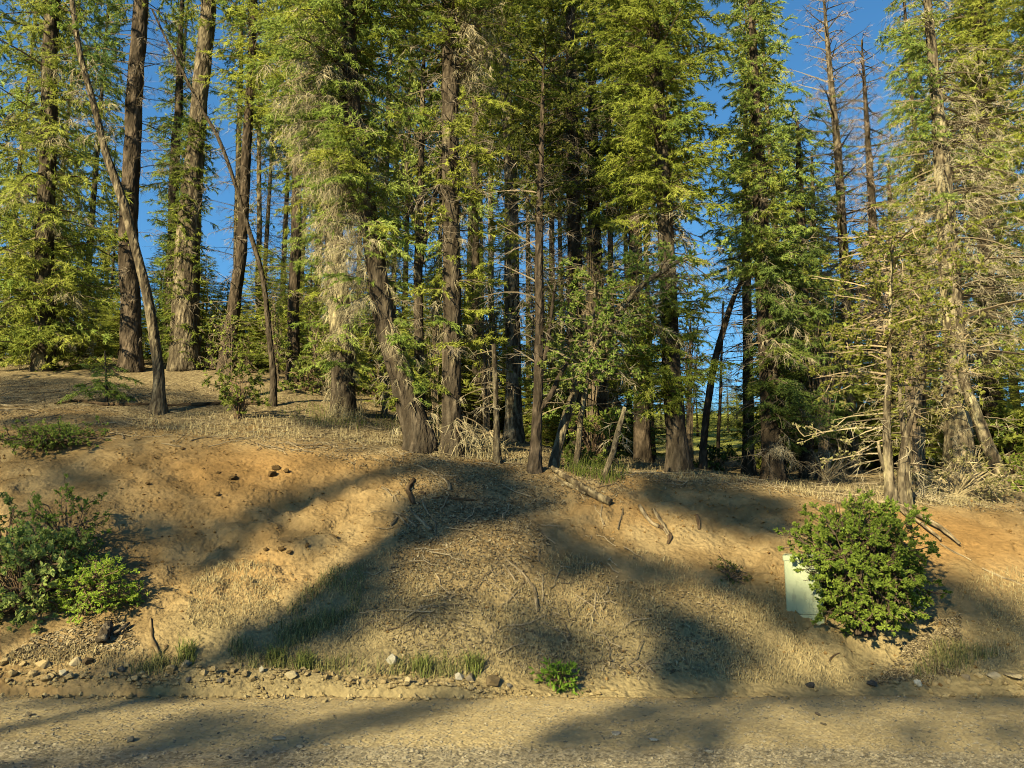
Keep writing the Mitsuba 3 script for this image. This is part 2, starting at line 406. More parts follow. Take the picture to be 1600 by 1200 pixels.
def foliage(zone, base, direction, L, rng, soup_l, soup_f, k=1.0):
    """Limbs from the given points with the twigs and leaves of one kind; limbs go to soup_l, leaves to soup_f."""
    kind, opt = zone['kind'], zone
    n = len(base)
    tint = rng.random(n)
    droop = np.full(n, opt.get('droop', 0.5)) * rng.uniform(0.5, 1.5, n)
    B = curve(base, direction, L, 6, droop, rng, opt.get('wig', 0.16), opt.get('lift', 0.25))
    bark = np.asarray(opt.get('bark', (.13, .105, .075)))
    r0 = (0.006 + 0.0085 * L) * opt.get('thick', 1.0)
    V, F = sticks(B, r0, np.full(n, 0.003 * max(k, 1)), 3)
    soup_l.add(V, F, np.repeat(bark * rng.uniform(0.7, 1.4, (n, 1)), 7 * 3, axis=0))
    cols = np.asarray(opt['cols']) * opt.get('hue', 1.0)
    dens = opt.get('dens', 1.0)
    sz = k * opt.get('size', 1.0)
    if kind == 'fir':
        tw, ti = offshoots(B, np.maximum(3, L * 15 * dens / k), 0.10, 1.0, 0.16 + 0.24 * L, 0.95, rng, 0.75, opt.get('twig_droop', 0.45), 2, 0.62)
        tip = B[:, 4:7]
        tw = np.vstack([tw, tip]); ti = np.concatenate([ti, np.arange(n)])
        ln = np.linalg.norm(tw[:, 2] - tw[:, 0], axis=1)
        soup_f.add(*blades(tw, 1 + ln * 150 * dens / k ** 2, 0.074 * sz, 0.0150 * sz, rng, 0.8, 0.45, 0.18, cols, tint[ti]))
        if k < 1.02:
          V, F = strips(tw[:, ::2], np.full(len(tw), 0.0045 * k), np.full(len(tw), 0.002 * k), rng)
          soup_l.add(V, F, bark * 1.1)
    elif kind == 'pine':
        tw, ti = offshoots(B, np.maximum(3, L * 7 * dens / k), 0.35, 1.0, 0.12 + 0.16 * L, 0.8, rng, 0.3, -0.3, 2, 0.4)
        tw = np.vstack([tw, B[:, 4:7]]); ti = np.concatenate([ti, np.arange(n)])
        V, F = strips(tw, np.full(len(tw), 0.007 * k), np.full(len(tw), 0.004 * k), rng)
        soup_l.add(V, F, bark)
        soup_f.add(*blades(tw, 30 * dens / k, 0.16 * sz, 0.014 * sz, rng, 0.75, 0.1, 0.05, cols, tint[ti], s0=0.45))
    elif kind in ('lichen', 'bare'):
        tw, ti = offshoots(B, np.maximum(2, L * (9 if kind == 'lichen' else 7) * dens / k), 0.15, 1.0, 0.15 + 0.26 * L, 0.9, rng, 0.55, opt.get('twig_droop', 0.8), 3, 0.55, 0.2)
        V, F = strips(tw, np.full(len(tw), 0.0036 * k), np.full(len(tw), 0.0016 * k), rng)
        soup_l.add(V, F, np.repeat((np.asarray(cols[0]) + (np.asarray(cols[1]) - np.asarray(cols[0])) * rng.random((len(tw), 1)) * .7), 8, axis=0))
        ln = np.linalg.norm(tw[:, -1] - tw[:, 0], axis=1)
        if kind == 'lichen':
            soup_f.add(*blades(tw, 1 + ln * 80 * dens / k, 0.20 * sz, 0.0068 * sz, rng, 1.1, 0.2, opt.get('hang', 1.1), cols, tint[ti]))
        else:
            soup_f.add(*blades(tw, 1 + ln * 26 * dens / k, 0.17 * sz, 0.0072 * sz, rng, 0.8, 0.4, 0.15, cols, tint[ti]))
    elif kind == 'leaf':
        sb, si = offshoots(B, np.maximum(2, L * 5 * dens), 0.2, 1.0, 0.2 + 0.32 * L, 0.85, rng, 0.3, opt.get('twig_droop', -0.1), 3, 0.5, 0.25)
        tw, ti = offshoots(sb, 4 * dens / math.sqrt(k), 0.2, 1.0, np.linalg.norm(sb[:, -1] - sb[:, 0], axis=1) * 0.55, 0.8, rng, 0.2, 0.0, 2, 0.4, 0.25)
        V, F = strips(sb, np.full(len(sb), 0.007 * k), np.full(len(sb), 0.004 * k), rng)
        soup_l.add(V, F, bark)
        V, F = strips(tw[:, ::2], np.full(len(tw), 0.0035 * k), np.full(len(tw), 0.002 * k), rng)
        soup_l.add(V, F, bark * 1.1)
        lv = opt.get('leaf', 0.045) * k * 1.2
        soup_f.add(*blades(tw, opt.get('leaves', 9) / k, lv, lv * opt.get('wide', 0.6), rng, 0.9, 0.25, opt.get('leaf_droop', 0.1), cols, tint[si[ti]], leaf=True, s0=0.25))


def bark_colors(V, ridge, dark, light, rng, lichen=0.0, lichen_col=(.34, .30, .19), stretch=1.0):
    dark, light = np.asarray(dark), np.asarray(light)
    m = np.clip((ridge - 0.36) * 3.4, 0, 1)[:, None]
    c = dark + (light - dark) * m
    if lichen:
        q = meshkit.fbm(V * np.array([3.1, 3.1, 1.1]) + rng.uniform(0, 50), 4, 6)
        c = c + (np.asarray(lichen_col) - c) * np.clip((q - (0.72 - 0.45 * lichen)) * 5, 0, 1)[:, None] * 0.85
    return 0.80 * c * (0.85 + 0.3 * meshkit.noise(V * 22, 9))[:, None]


BARK = dict(dark=((.030, .024, .020), (.115, .090, .070)), brown=((.033, .028, .023), (.112, .092, .073)), tan=((.072, .060, .044), (.225, .190, .137)),
            grey=((.110, .098, .082), (.300, .270, .220)), pine=((.020, .017, .015), (.135, .107, .085)))


def tree(label, trunk, Y=None, lean=0.0, bark='brown', lichen=0.0, zones=(), name='conifer_tree', cat='tree', group=None, k=1.0, seed=None, rough=0.10, flare=0.3, extra_stems=(), fine=False):
    """trunk: (picture column, picture row, width in picture points) from the foot up; it stands Y metres ahead of the eye (its foot's place on the ground if None)."""
    key = thing(name, label, cat, group)
    rng = np.random.default_rng(abs(hash_text(label + key)) if seed is None else seed)
    if Y is None:
        Y = ground(trunk[0][0], trunk[0][1])[1]
    k = k * max(1.0, (Y / 15.0))

    def stem(spec, foot=True, lean=lean):
        pts = np.array([at(px, py, Y + lean * i / max(len(spec) - 1, 1)) for i, (px, py, w) in enumerate(spec)])
        rad = np.array([w * (Y / math.cos(PITCH)) / 1200 / 2 * 1.0 for _, _, w in spec])
        if foot:
            g = float(H(pts[0, 0], pts[0, 1]))
            if pts[0, 2] - g > 0.02:
                pts = np.vstack([[pts[0, 0], pts[0, 1], g], pts]); rad = np.concatenate([[rad[0] * 1.05], rad])
            else:
                pts[0, 2] = g
            pts = np.vstack([pts[:1] - [0, 0, 0.15], pts]); rad = np.concatenate([rad[:1], rad])
        s = np.concatenate([[0], np.cumsum(np.linalg.norm(np.diff(pts, axis=0), axis=1))])
        ns = max(6, int(s[-1] / (0.11 * k)))
        u = np.linspace(0, s[-1], ns)
        P = PchipInterpolator(s, pts)(u); R = PchipInterpolator(s, rad)(u)
        P[:, :2] += ((meshkit.fbm(np.stack([u * 0.5, u * 0 + seed_of(key), u * 0], -1), 2) - .5) * 0.8 * np.minimum(R, .06) * np.clip(u / 1.0, 0, 1))[:, None]
        return P, np.maximum(R, 0.004)

    P, R = stem(trunk)
    wood = Soup()
    thick = max(t[2] for t in trunk)
    V, F, ridge = tube(P, R, sides=max(6, min(22, int(thick * 0.5 / math.sqrt(k)) + 5)), rough=rough, seed=seed_of(key), flare=flare, freq=5 / max(R[0], .05) * .35)
    wood.add(V, F, bark_colors(V, ridge, *BARK[bark], rng, lichen))
    allP, allR = [P], [R]
    for sp in extra_stems:
        P2, R2 = stem(sp, foot=sp[0][1] >= trunk[0][1] - 25)
        V, F, ridge = tube(P2, R2, sides=7, rough=rough, seed=seed_of(key) + 3, freq=14)
        wood.add(V, F, bark_colors(V, ridge, *BARK[bark], rng, lichen))
        allP.append(P2); allR.append(R2)
    part(key, 'trunk', *wood.get(), bsdf='bark_bsdf', smooth=True)
    if name == 'conifer_tree' and 380 < trunk[0][0] < 1070:      # thin low boughs between the trunks
        zones = list(zones) + [zone('fir', 240, 600, 9, (.8, .9), FIR_Y, droop=.7), zone('bare', 240, 640, 8, (.8, .8), BARE, droop=.4)]
    limb, parts = Soup(), {}
    hue_n, nb_ = int(rng.integers(3)), 2
    hue = np.array([rng.uniform(.85, 1.03), 1.0, rng.uniform(.9, 1.25)]) * rng.uniform(.88, 1.12)
    zones = [{**z, 'hue': hue if z['kind'] in ('pine', 'leaf') else np.ones(3)} for z in zones]
    for z in zones:
        if z['top'] < -100 and z['bot'] <= -10 and z['kind'] in ('fir', 'pine'):      # the crown's upper end, over the frame
            z0, z1 = at(trunk[0][0], z['bot'] + 30, Y)[2], P[-1, 2]
            b0 = np.array([np.interp(z0, P[:, 2], P[:, c]) for c in (0, 1)]); b1 = P[-1, :2]
            sl = (b1 - b0) / (z1 - z0)
            m = T([[z['reach'][0] / 1.7, 0, sl[0] * (z1 - z0) / 10, b0[0]], [0, z['reach'][0] / 1.7, sl[1] * (z1 - z0) / 10, b0[1]], [0, 0, (z1 - z0) / 10, z0], [0, 0, 0, 1]])
            pr = 'tall_light' if z['cols'] is FIR_Y else 'tall_mid'
            for nm in ('branchwork', 'crown'):
                scene[f'{key}__{nm}__001'] = {'type': 'instance', 'to_world': m, 'group': {'type': 'ref', 'id': f'{pr}_{nm}'}}
            continue
        Pz = allP[z.get('stem', 0)]
        zt, zb = at(trunk[0][0], z['top'], Y)[2], at(trunk[0][0], z['bot'], Y)[2]
        n = int(z['n'] * {'fir': 2.15, 'pine': 2.0, 'leaf': 1.7, 'lichen': 1.7, 'bare': 1.6}[z['kind']])
        f = (np.arange(n) + rng.random(n)) / n            # 0 at the bottom of the zone
        h = zb + (zt - zb) * f ** z.get('even', 1.0)
        order = np.argsort(Pz[:, 2])
        base = np.stack([np.interp(h, Pz[order, 2], Pz[order, c]) for c in range(3)], -1)
        r0, r1 = z['reach']
        L = (r0 + (r1 - r0) * f) * rng.uniform(0.4, 1.25, n)
        if 'az' in z:
            az = math.radians(z['az'][0]) + math.radians(z['az'][1]) * rng.uniform(-1, 1, n)
        else:
            az = np.arange(n) * 2.39996 + rng.normal(0, 0.35, n)
        e0 = math.radians(z.get('elev', 5)) + rng.normal(0, 0.16, n) + z.get('elev_top', 0.0) * f
        d = np.stack([np.cos(az) * np.cos(e0), np.sin(az) * np.cos(e0), np.sin(e0)], -1)
        if z['kind'] == 'fir':
            tone = 'fir_yellow' if z['cols'] is FIR_Y else 'fir_dark' if z['cols'] is FIR_D else 'fir'
            for i in range(n):
                size = 0 if L[i] < .68 else 1 if L[i] < 1.15 else 2
                gk, l0 = bough(tone, hue_n if rng.random() < .75 else int(rng.integers(3)), size, int(Y > 16.5), int(rng.integers(4)))
                x_ = d[i]; y_ = unit(np.cross([0, 0, 1.0], x_)); z_ = np.cross(x_, y_)
                roll = rng.normal(0, .25)
                y_, z_ = y_ * math.cos(roll) + z_ * math.sin(roll), z_ * math.cos(roll) - y_ * math.sin(roll)
                sc_ = L[i] / l0
                m = np.eye(4); m[:3, 0] = x_ * sc_; m[:3, 1] = y_ * sc_ * rng.uniform(.85, 1.15); m[:3, 2] = z_ * sc_; m[:3, 3] = base[i]
                scene[f'{key}__crown__{nb_:03d}'] = {'type': 'instance', 'to_world': T(m.tolist()), 'group': {'type': 'ref', 'id': gk}}
                nb_ += 1
            continue
        pn = z.get('part', {'fir': 'crown', 'pine': 'crown', 'leaf': 'crown', 'lichen': 'dead_twig_tangle', 'bare': 'bare_twig_tangle'}[z['kind']])
        soup = parts.setdefault(pn, Soup())
        foliage(z, base, d, L, rng, limb if z['kind'] in ('fir', 'pine', 'leaf') else soup, soup, k * z.get('k', 1.0))
    if limb.n:
        part(key, 'branchwork', *limb.get())
    for pn, soup in parts.items():
        if soup.n:
            part(key, pn, *soup.get(), bsdf='leaf_bsdf' if pn == 'crown' else 'foliage_bsdf')
    return key


def seed_of(key):
    return hash_text(key) % 97




def prototype(name, cols, n, reach, k, seed, low=0.0, droop=.5, kind='fir', parts=('crown', 'branchwork')):
    """A crown ten metres tall on the z axis, to be copied: shapegroups name_crown and name_branchwork."""
    rng = np.random.default_rng(seed)
    limb, crown = Soup(), Soup()
    f = (np.arange(n) + rng.random(n)) / n
    az = np.arange(n) * 2.39996 + rng.normal(0, .35, n)
    e0 = rng.normal(.08, .16, n) + .5 * f ** 3
    L = (reach[0] + (reach[1] - reach[0]) * f) * rng.uniform(.6, 1.15, n)
    base = np.stack([0 * f, 0 * f, 10 * (low + (1 - low) * f)], -1)
    foliage(zone(kind, 0, 0, n, reach, cols, droop=droop), base, np.stack([np.cos(az) * np.cos(e0), np.sin(az) * np.cos(e0), np.sin(e0)], -1), L, rng, limb if kind == 'fir' else crown, crown, k)
    for nm, soup, b in zip(parts, (crown, limb), ('leaf_bsdf' if kind == 'fir' else 'foliage_bsdf', 'foliage_bsdf')):
        scene[f'{name}_{nm}'] = {'type': 'shapegroup', 'foliage': mikit.ply(soup.get()[:2], b, color=soup.get()[2])}


def forest_tree(label, name, group, proto, px, Y, foot_row, top_row, low_row, w, seed, spread=1.0, bark='brown', twigs=0):
    """A tree deeper in the forest: its own trunk, and the crown of a prototype set on it."""
    key = thing(name, label, 'tree', group)
    r = np.random.default_rng(seed)
    a = at(px, foot_row, Y); a[2] = float(H(a[0], a[1]))
    zt, zl = at(px, top_row, Y)[2], at(px, low_row, Y)[2]
    zl = max(zl, a[2] + .15)
    zs = np.linspace(a[2] - .1, zt, 14)
    lean_ = r.normal(0, .012, 2)
    P = np.stack([a[0] + lean_[0] * (zs - a[2]), a[1] + lean_[1] * (zs - a[2]), zs], -1)
    R = w / 1200 * Y / 2 * np.linspace(1.1, .08, 14)
    V, F, ridge = tube(P, np.maximum(R, .008), 7, .1, seed, .3, 6)
    part(key, 'trunk', V, F, bark_colors(V, ridge, *BARK[bark], r, .2), bsdf='bark_bsdf', smooth=True)
    sh = math.degrees(math.atan(lean_[0]))
    m = T().translate([P[0, 0] + lean_[0] * (zl - a[2]), P[0, 1] + lean_[1] * (zl - a[2]), zl]).rotate([0, 1, 0], sh).rotate([0, 0, 1], float(r.uniform(0, 360))).scale([spread, spread, (zt - zl) / 10])
    for nm in ('branchwork', 'crown'):
        scene[f'{key}__{nm}'] = {'type': 'instance', 'to_world': m, 'group': {'type': 'ref', 'id': f'{proto}_{nm}'}}
    if twigs:
        z0 = a[2] + .6
        m = T().translate([P[0, 0], P[0, 1], z0]).rotate([0, 1, 0], sh).rotate([0, 0, 1], float(r.uniform(0, 360))).scale([twigs, twigs, (zl + 1.0 - z0) / 10])
        scene[f'{key}__bare_twig_tangle'] = {'type': 'instance', 'to_world': m, 'group': {'type': 'ref', 'id': f'twiggy_{seed % 3}_bare_twig_tangle'}}
    return key


for nm, cols, n, reach, k, sd in [('tall_light', FIR_Y, 170, (1.7, .35), 1.45, 1), ('tall_mid', FIR, 170, (1.6, .35), 1.45, 2), ('tall_dark', FIR_D, 170, (1.7, .4), 1.45, 3),
                                  ('low_light', FIR_Y, 150, (1.5, .12), 1.35, 4), ('low_mid', FIR, 150, (1.4, .12), 1.35, 5), ('low_dark', FIR_D, 150, (1.5, .12), 1.35, 6)]:
    prototype(nm, cols, n, reach, k, sd)
for i, cols in enumerate((BARE, PALE, BARE)):
    prototype(f'twiggy_{i}', cols, 110, (1.0, 1.0), 1.4, 40 + i, kind='bare', parts=('bare_twig_tangle',), droop=.4)

# ------------------------------------------------------------------ ground, road
def grid_mesh(xs, ys, zf):
    X, Yv = np.meshgrid(xs, ys, indexing='ij')
    V = np.stack([X, Yv, zf(X, Yv)], -1).reshape(-1, 3)
    nx, ny = len(xs), len(ys)
    i, j = np.meshgrid(np.arange(nx - 1), np.arange(ny - 1), indexing='ij')
    q = (i * ny + j).ravel()
    F = np.vstack([np.stack([q, q + ny, q + ny + 1], 1), np.stack([q, q + ny + 1, q + 1], 1)])
    return V, F, V[:, :2].copy()


def spread_out(a, b, step, far_a, far_b, grow=1.12):
    core = list(np.arange(a, b + step / 2, step))
    s, x, lo = step, a, []
    while x > far_a:
        s *= grow; x -= s; lo.append(x)
    s, x, hi = step, core[-1], []
    while x < far_b:
        s *= grow; x += s; hi.append(x)
    return np.array(lo[::-1] + core + hi)


xs = spread_out(-7.6, 7.4, 0.05, -380, 380)
ys = np.concatenate([[6.94], spread_out(7.0, 12.2, 0.045, 7.0, 420, 1.06)])
V, F, UV = grid_mesh(xs, ys, lambda x, y: np.where(y < 6.96, H(x, y) - 0.06, H(x, y)))
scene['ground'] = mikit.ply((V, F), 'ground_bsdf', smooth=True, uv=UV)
labels['ground'] = {'label': 'bare orange dirt bank and litter strewn forest floor', 'category': 'ground', 'kind': 'structure'}


def road_z(x, y):
    p = np.stack([x, y, 0 * x], -1)
    near = (np.abs(x) < 12) & (y > 1)
    edge = 6.98 + (meshkit.fbm(p[..., :] * np.array([1.3, 0, 0]), 3, 8) - .5) * 0.10
    rut = -0.035 * np.exp(-((y - 5.45) / 0.3) ** 2)
    z = rut + np.where(near, (meshkit.fbm(p * 1.2, 3, 31) - .5) * 0.05 + (meshkit.fbm(p * 14, 3, 32) - .5) * 0.022, 0)
    return z * np.clip((7.15 - y) / .2, 0.0, 1) - np.clip((y - edge) / 0.15, 0, 1) * 0.10 + 0.02


xs = spread_out(-6.0, 6.0, 0.035, -380, 380)
ys = np.concatenate([np.array([-2.0, -1, 0, 1, 2, 3, 3.6]), np.arange(4.2, 7.13, 0.03)])
V, F, UV = grid_mesh(xs, ys, road_z)
scene['gravel_road'] = mikit.ply((V, F), 'road_bsdf', smooth=True, uv=UV)
labels['gravel_road'] = {'label': 'dusty gravel road running across the foot of the bank', 'category': 'road', 'kind': 'structure'}
xs = spread_out(-40, 40, 1.5, -380, 380, 1.2)
ys = -spread_out(1.9, 30, 1.5, 1.9, 380, 1.2)[::-1]
V, F, UV = grid_mesh(xs, ys, lambda x, y: 0.015 - np.clip((-1.9 - y) * 0.05, 0, 1.2) + np.where(y < -2.5, (meshkit.fbm(np.stack([x, y, 0 * x], -1) * .3, 2) - .5) * .5, 0))
scene['roadside_terrain'] = mikit.ply((V, F), 'ground_bsdf', smooth=True, uv=UV)
labels['roadside_terrain'] = {'label': 'ground falling away on the near side of the road', 'category': 'ground', 'kind': 'structure'}

# ------------------------------------------------------------------ gravel, stones, clods
ICO = trimesh.creation.icosphere(subdivisions=0)
ICO1 = trimesh.creation.icosphere(subdivisions=1)
OCT = (np.array([[1, 0, 0], [0, 1, 0], [-1, 0, 0], [0, -1, 0], [0, 0, 1], [0, 0, -1.0]]), np.array([[0, 1, 4], [1, 2, 4], [2, 3, 4], [3, 0, 4], [1, 0, 5], [2, 1, 5], [3, 2, 5], [0, 3, 5]]))


def pebbles(P, size, rng, cols, flat=0.6, ico=False):
    v0, f0 = (np.array(ICO.vertices), np.array(ICO.faces)) if ico else OCT
    n = len(P)
    V = v0[None] * rng.uniform(0.6, 1.3, (n, len(v0), 1)) * np.array([1, 1, 1.0])
    V = V * np.stack([rng.uniform(.7, 1.3, n), rng.uniform(.6, 1.1, n), rng.uniform(.6, 1.1, n) * flat], -1)[:, None] * size[:, None, None]
    a = rng.uniform(0, 2 * np.pi, n)
    c, s = np.cos(a)[:, None], np.sin(a)[:, None]
    V = np.stack([V[..., 0] * c - V[..., 1] * s, V[..., 0] * s + V[..., 1] * c, V[..., 2]], -1) + P[:, None]
    F = (np.arange(n) * len(v0))[:, None, None] + f0
    cols = np.asarray(cols)
    C = 0.54 * cols[0] + 0.54 * (cols[1] - cols[0]) * rng.random((n, 1))
    return V.reshape(-1, 3), F.reshape(-1, 3), np.repeat(C, len(v0), axis=0)


rng = np.random.default_rng(11)
n = 34000
gx = rng.uniform(-6.2, 6.2, n); gy = 4.5 + 2.5 * rng.random(n)
keep = np.abs(gx) < gy * 0.75
keep &= (rng.random(n) < 0.35 + 0.65 * np.exp(-((gy - 5.4 + .02 * gx) / 0.3) ** 2)) & (meshkit.fbm(np.stack([gx * .9, gy * 2, 0 * gx], -1), 3, 41) + rng.normal(0, .12, n) > 0.42)
gx, gy = gx[keep], gy[keep]
size = 0.005 + 0.013 * rng.random(len(gx)) ** 3 + 0.008 * np.exp(-((gy - 5.4) / 0.25) ** 2) * rng.random(len(gx))
key = thing('gravel', 'loose grey and tan gravel scattered over the road', 'gravel', kind='stuff')
put(key, *pebbles(np.stack([gx, gy, road_z(gx, gy) + size * .1], -1), size, rng, ((.13, .125, .11), (.36, .32, .25))))

# rubble along the road's far edge and crumbs of soil over the bank
sp = Soup()
n = 5000
gx = rng.uniform(-6, 6.4, n)
dens = np.interp(gx, [-6, -3.2, -1.9, -0.5, 0.4, 1.2, 3.2, 3.8, 6.4], [1, 1, .9, 1, .6, .12, .06, .4, .8])
gy = 7.0 + rng.normal(0.06, 0.13, n)
k_ = (rng.random(n) < dens) & (gy > 6.86)
gx, gy = gx[k_], gy[k_]
size = 0.007 + 0.030 * rng.random(len(gx)) ** 3.5
sp.add(*pebbles(np.stack([gx, gy, np.where(gy < 7.0, road_z(gx, gy), H(gx, gy)) + size * .25], -1), size, rng, ((.22, .165, .085), (.42, .34, .20)), .8))
key = thing('gravel', 'tan crumbled gravel heaped along the far edge of the road', 'gravel', kind='stuff')
put(key, *sp.get())
sp = Soup()
n = 16000
gx = rng.uniform(-7.5, 7.5, n); gy = 7.3 + 5.2 * rng.random(n)
q = meshkit.fbm(np.stack([gx * .9 + 5.2, gy * .9 + 5.2, 0 * gx + 5.2], -1), 2, 21)
k_ = rng.random(n) < 0.12 + np.clip((q - .45) * 5, 0, .9)
gx, gy = gx[k_], gy[k_]
size = 0.005 + 0.02 * rng.random(len(gx)) ** 5
sp.add(*pebbles(np.stack([gx, gy, H(gx, gy) + size * .3], -1), size, rng, ((.17, .10, .042), (.34, .22, .095)), .9))
key = thing('soil_clods', 'crumbs and clods of orange soil lying on the bank', 'soil', kind='stuff')
put(key, *sp.get())


def rock_mesh(size, rng, flat=0.65, angular=0.5):
    pts = rng.normal(0, 1, (16, 3))
    pts = unit(pts) * rng.uniform(0.75, 1.0, (16, 1)) * np.array([1, rng.uniform(.7, .95), flat])
    h = trimesh.convex.convex_hull(pts)
    h = h.subdivide()
    v = np.array(h.vertices)
    v = v * (1 + (meshkit.fbm(v * 2.2 + rng.uniform(0, 50), 3, 4) - .5)[:, None] * .35)
    a = rng.uniform(0, 2 * np.pi)
    c, s = math.cos(a), math.sin(a)
    v = np.stack([v[:, 0] * c - v[:, 1] * s, v[:, 0] * s + v[:, 1] * c, v[:, 2]], -1)
    return v * size, np.array(h.faces)


def stone(px, py, w, label, col, group=None, flat=0.65, name='stone', seed=0, sink=.25):
    r = np.random.default_rng(int(px * 7 + py * 13 + seed))
    p = ground(px, py)
    s = w / 1200 * math.hypot(p[1], p[2] - 1.65) / 2
    v, f = rock_mesh(s, r, flat)
    if p[1] < 6.98:
        p[2] = float(road_z(np.array(p[0]), np.array(p[1])))
    v = v + p + [0, 0, s * flat * (1 - 2 * sink)]
    c = 0.56 * np.asarray(col) * (0.75 + 0.5 * meshkit.fbm(v / s * 1.5 + 9, 3, 3))[:, None]
    key = thing(name, label, 'stone', group)
    put(key, v, f, c)


TANS, GREY, PALEC = (.36, .28, .16), (.24, .22, .19), (.46, .42, .33)
stone(613, 1037, 26, 'rounded pale stone sitting in grass above the road edge', (.42, .40, .34), flat=.8)
stone(118, 1041, 20, 'pale tan stone at top of rubble beneath the stump chunk', (.44, .37, .25), flat=.85)
stone(137, 1038, 22, 'dark brown clod beside the pale tan rubble stone', (.10, .075, .05), flat=.6)
stone(190, 1050, 15, 'dark grey stone half shaded beside the rubble', (.10, .10, .095), flat=.8)
stone(98, 1056, 15, 'whitish stone among tan rubble at left of the road edge', PALEC, flat=.8)
stone(289, 1044, 20, 'grey tan stone beside small weeds at the road edge', (.27, .24, .18), flat=.7)
stone(268, 1050, 20, 'tan stone next to the small weeds at the road edge', TANS)
stone(294, 1066, 15, 'dark grey stone below the rubble at the road edge', (.13, .13, .125))
stone(345, 1067, 14, 'small dark stone at the shaded rim of the road', (.12, .11, .10))
stone(456, 1059, 26, 'flat pale tan stone lying on the rubble edge', (.45, .38, .25), flat=.5)
stone(409, 1049, 14, 'light grey upright stone below the green grass tuft', (.36, .34, .29), flat=.9)
stone(637, 1067, 12, 'upright tan stone on the rubble rim below the pale rock', (.45, .37, .23), flat=1.)
stone(718, 1064, 18, 'light grey stone on the rubble right of the grass', (.36, .34, .30), flat=.8)
stone(735, 1066, 18, 'brownish grey stone in the shaded end of the rubble', (.22, .19, .15), flat=.8)
stone(770, 1071, 26, 'brown earth lump at the right end of the rubble', (.17, .13, .08), flat=.8)
stone(795, 1075, 14, 'small grey stone beside the brown earth lump', GREY)
stone(508, 1101, 12, 'lone tan stone lying on the sunlit gravel road', (.36, .29, .17), flat=.7)
stone(1270, 1074, 22, 'flat dark stone on the road rim under the pedestal', (.055, .055, .06), flat=.4)
stone(1362, 1073, 20, 'blocky dark stone on the road rim under the round bush', (.065, .065, .068), flat=.6)
stone(1434, 1073, 15, 'white stone on the shaded road rim', (.52, .50, .44), flat=.8)
stone(1553, 1062, 26, 'pale tan stone in the rubble at the far right', (.42, .36, .26), flat=.5)
stone(1585, 1060, 34, 'wide flat sandy slab in the rubble at the far right', (.40, .33, .22), flat=.35)
stone(1510, 1066, 20, 'grey brown stone at the left of the far right rubble', (.26, .22, .17), flat=.6)
stone(435, 1157, 32, 'largest flat grey stone bedded in the gravel road', (.30, .28, .22), flat=.2, sink=.4)
stone(468, 1168, 20, 'flat grey stone beside the largest bedded stone', (.29, .27, .22), flat=.25, sink=.4)
stone(510, 1167, 16, 'small flat grey stone right of the bedded pair', (.27, .26, .22), flat=.25, sink=.4)
stone(545, 1170, 16, 'flat stone at the right end of the bedded row', (.28, .26, .21), flat=.2, sink=.4)
stone(963, 1149, 24, 'long flat grey stone on the shaded middle of the road', (.30, .29, .26), flat=.18, sink=.4)
stone(1021, 1159, 16, 'pale grey wedge stone on the shaded road', (.36, .35, .31), flat=.4)
stone(1108, 1176, 18, 'whitish chip stone on the gravel near the sunlit patch', (.42, .39, .32), flat=.4)
stone(1277, 1123, 12, 'small dark stone on the sunlit right of the road', (.12, .10, .08), flat=.5)
stone(1286, 1137, 11, 'smaller dark stone below another on the sunlit road', (.13, .11, .08), flat=.5)
stone(203, 1158, 18, 'dark stone on the gravel at left of the road', (.13, .125, .11), flat=.6)
stone(44, 1123, 14, 'dark tan stone among sunlit gravel at far left of road', (.15, .13, .10), flat=.6)
for px, py, w in [(8, 1040, 22), (20, 1055, 20), (35, 1040, 15), (50, 1058, 17), (66, 1044, 22), (80, 1060, 15), (72, 1066, 17), (110, 1062, 17), (130, 1060, 14), (12, 1068, 14), (150, 1064, 13), (170, 1058, 15),
                  (210, 1063, 14), (318, 1056, 14), (333, 1050, 15), (365, 1053, 13), (382, 1057, 16), (395, 1064, 14), (425, 1063, 14), (480, 1060, 13), (512, 1064, 15), (545, 1066, 13), (570, 1068, 12),
                  (600, 1068, 13), (660, 1069, 12), (690, 1070, 14), (705, 1066, 12), (1400, 1070, 12), (1460, 1071, 13), (1480, 1068, 12), (1530, 1060, 14), (1545, 1070, 13), (1570, 1070, 15), (1595, 1072, 14)]:
    stone(px, py, w, 'small tan stone among the rubble strip on far edge of road', np.array(TANS) * np.random.default_rng(px).uniform(.75, 1.2), group='rubble stones along the road edge', flat=.75)
for px, py, w in [(430, 736, 18), (447, 738, 14), (425, 745, 20), (365, 750, 18), (342, 741, 10), (340, 775, 13), (232, 758, 11), (285, 703, 9), (440, 862, 16), (452, 870, 13), (415, 862, 12), (480, 855, 14)]:
    stone(px, py, w, 'dark crumbled lump of soil on sunlit orange bank', (.12, .08, .04), group='dark soil lumps on the bank', flat=.7, name='soil_lump')

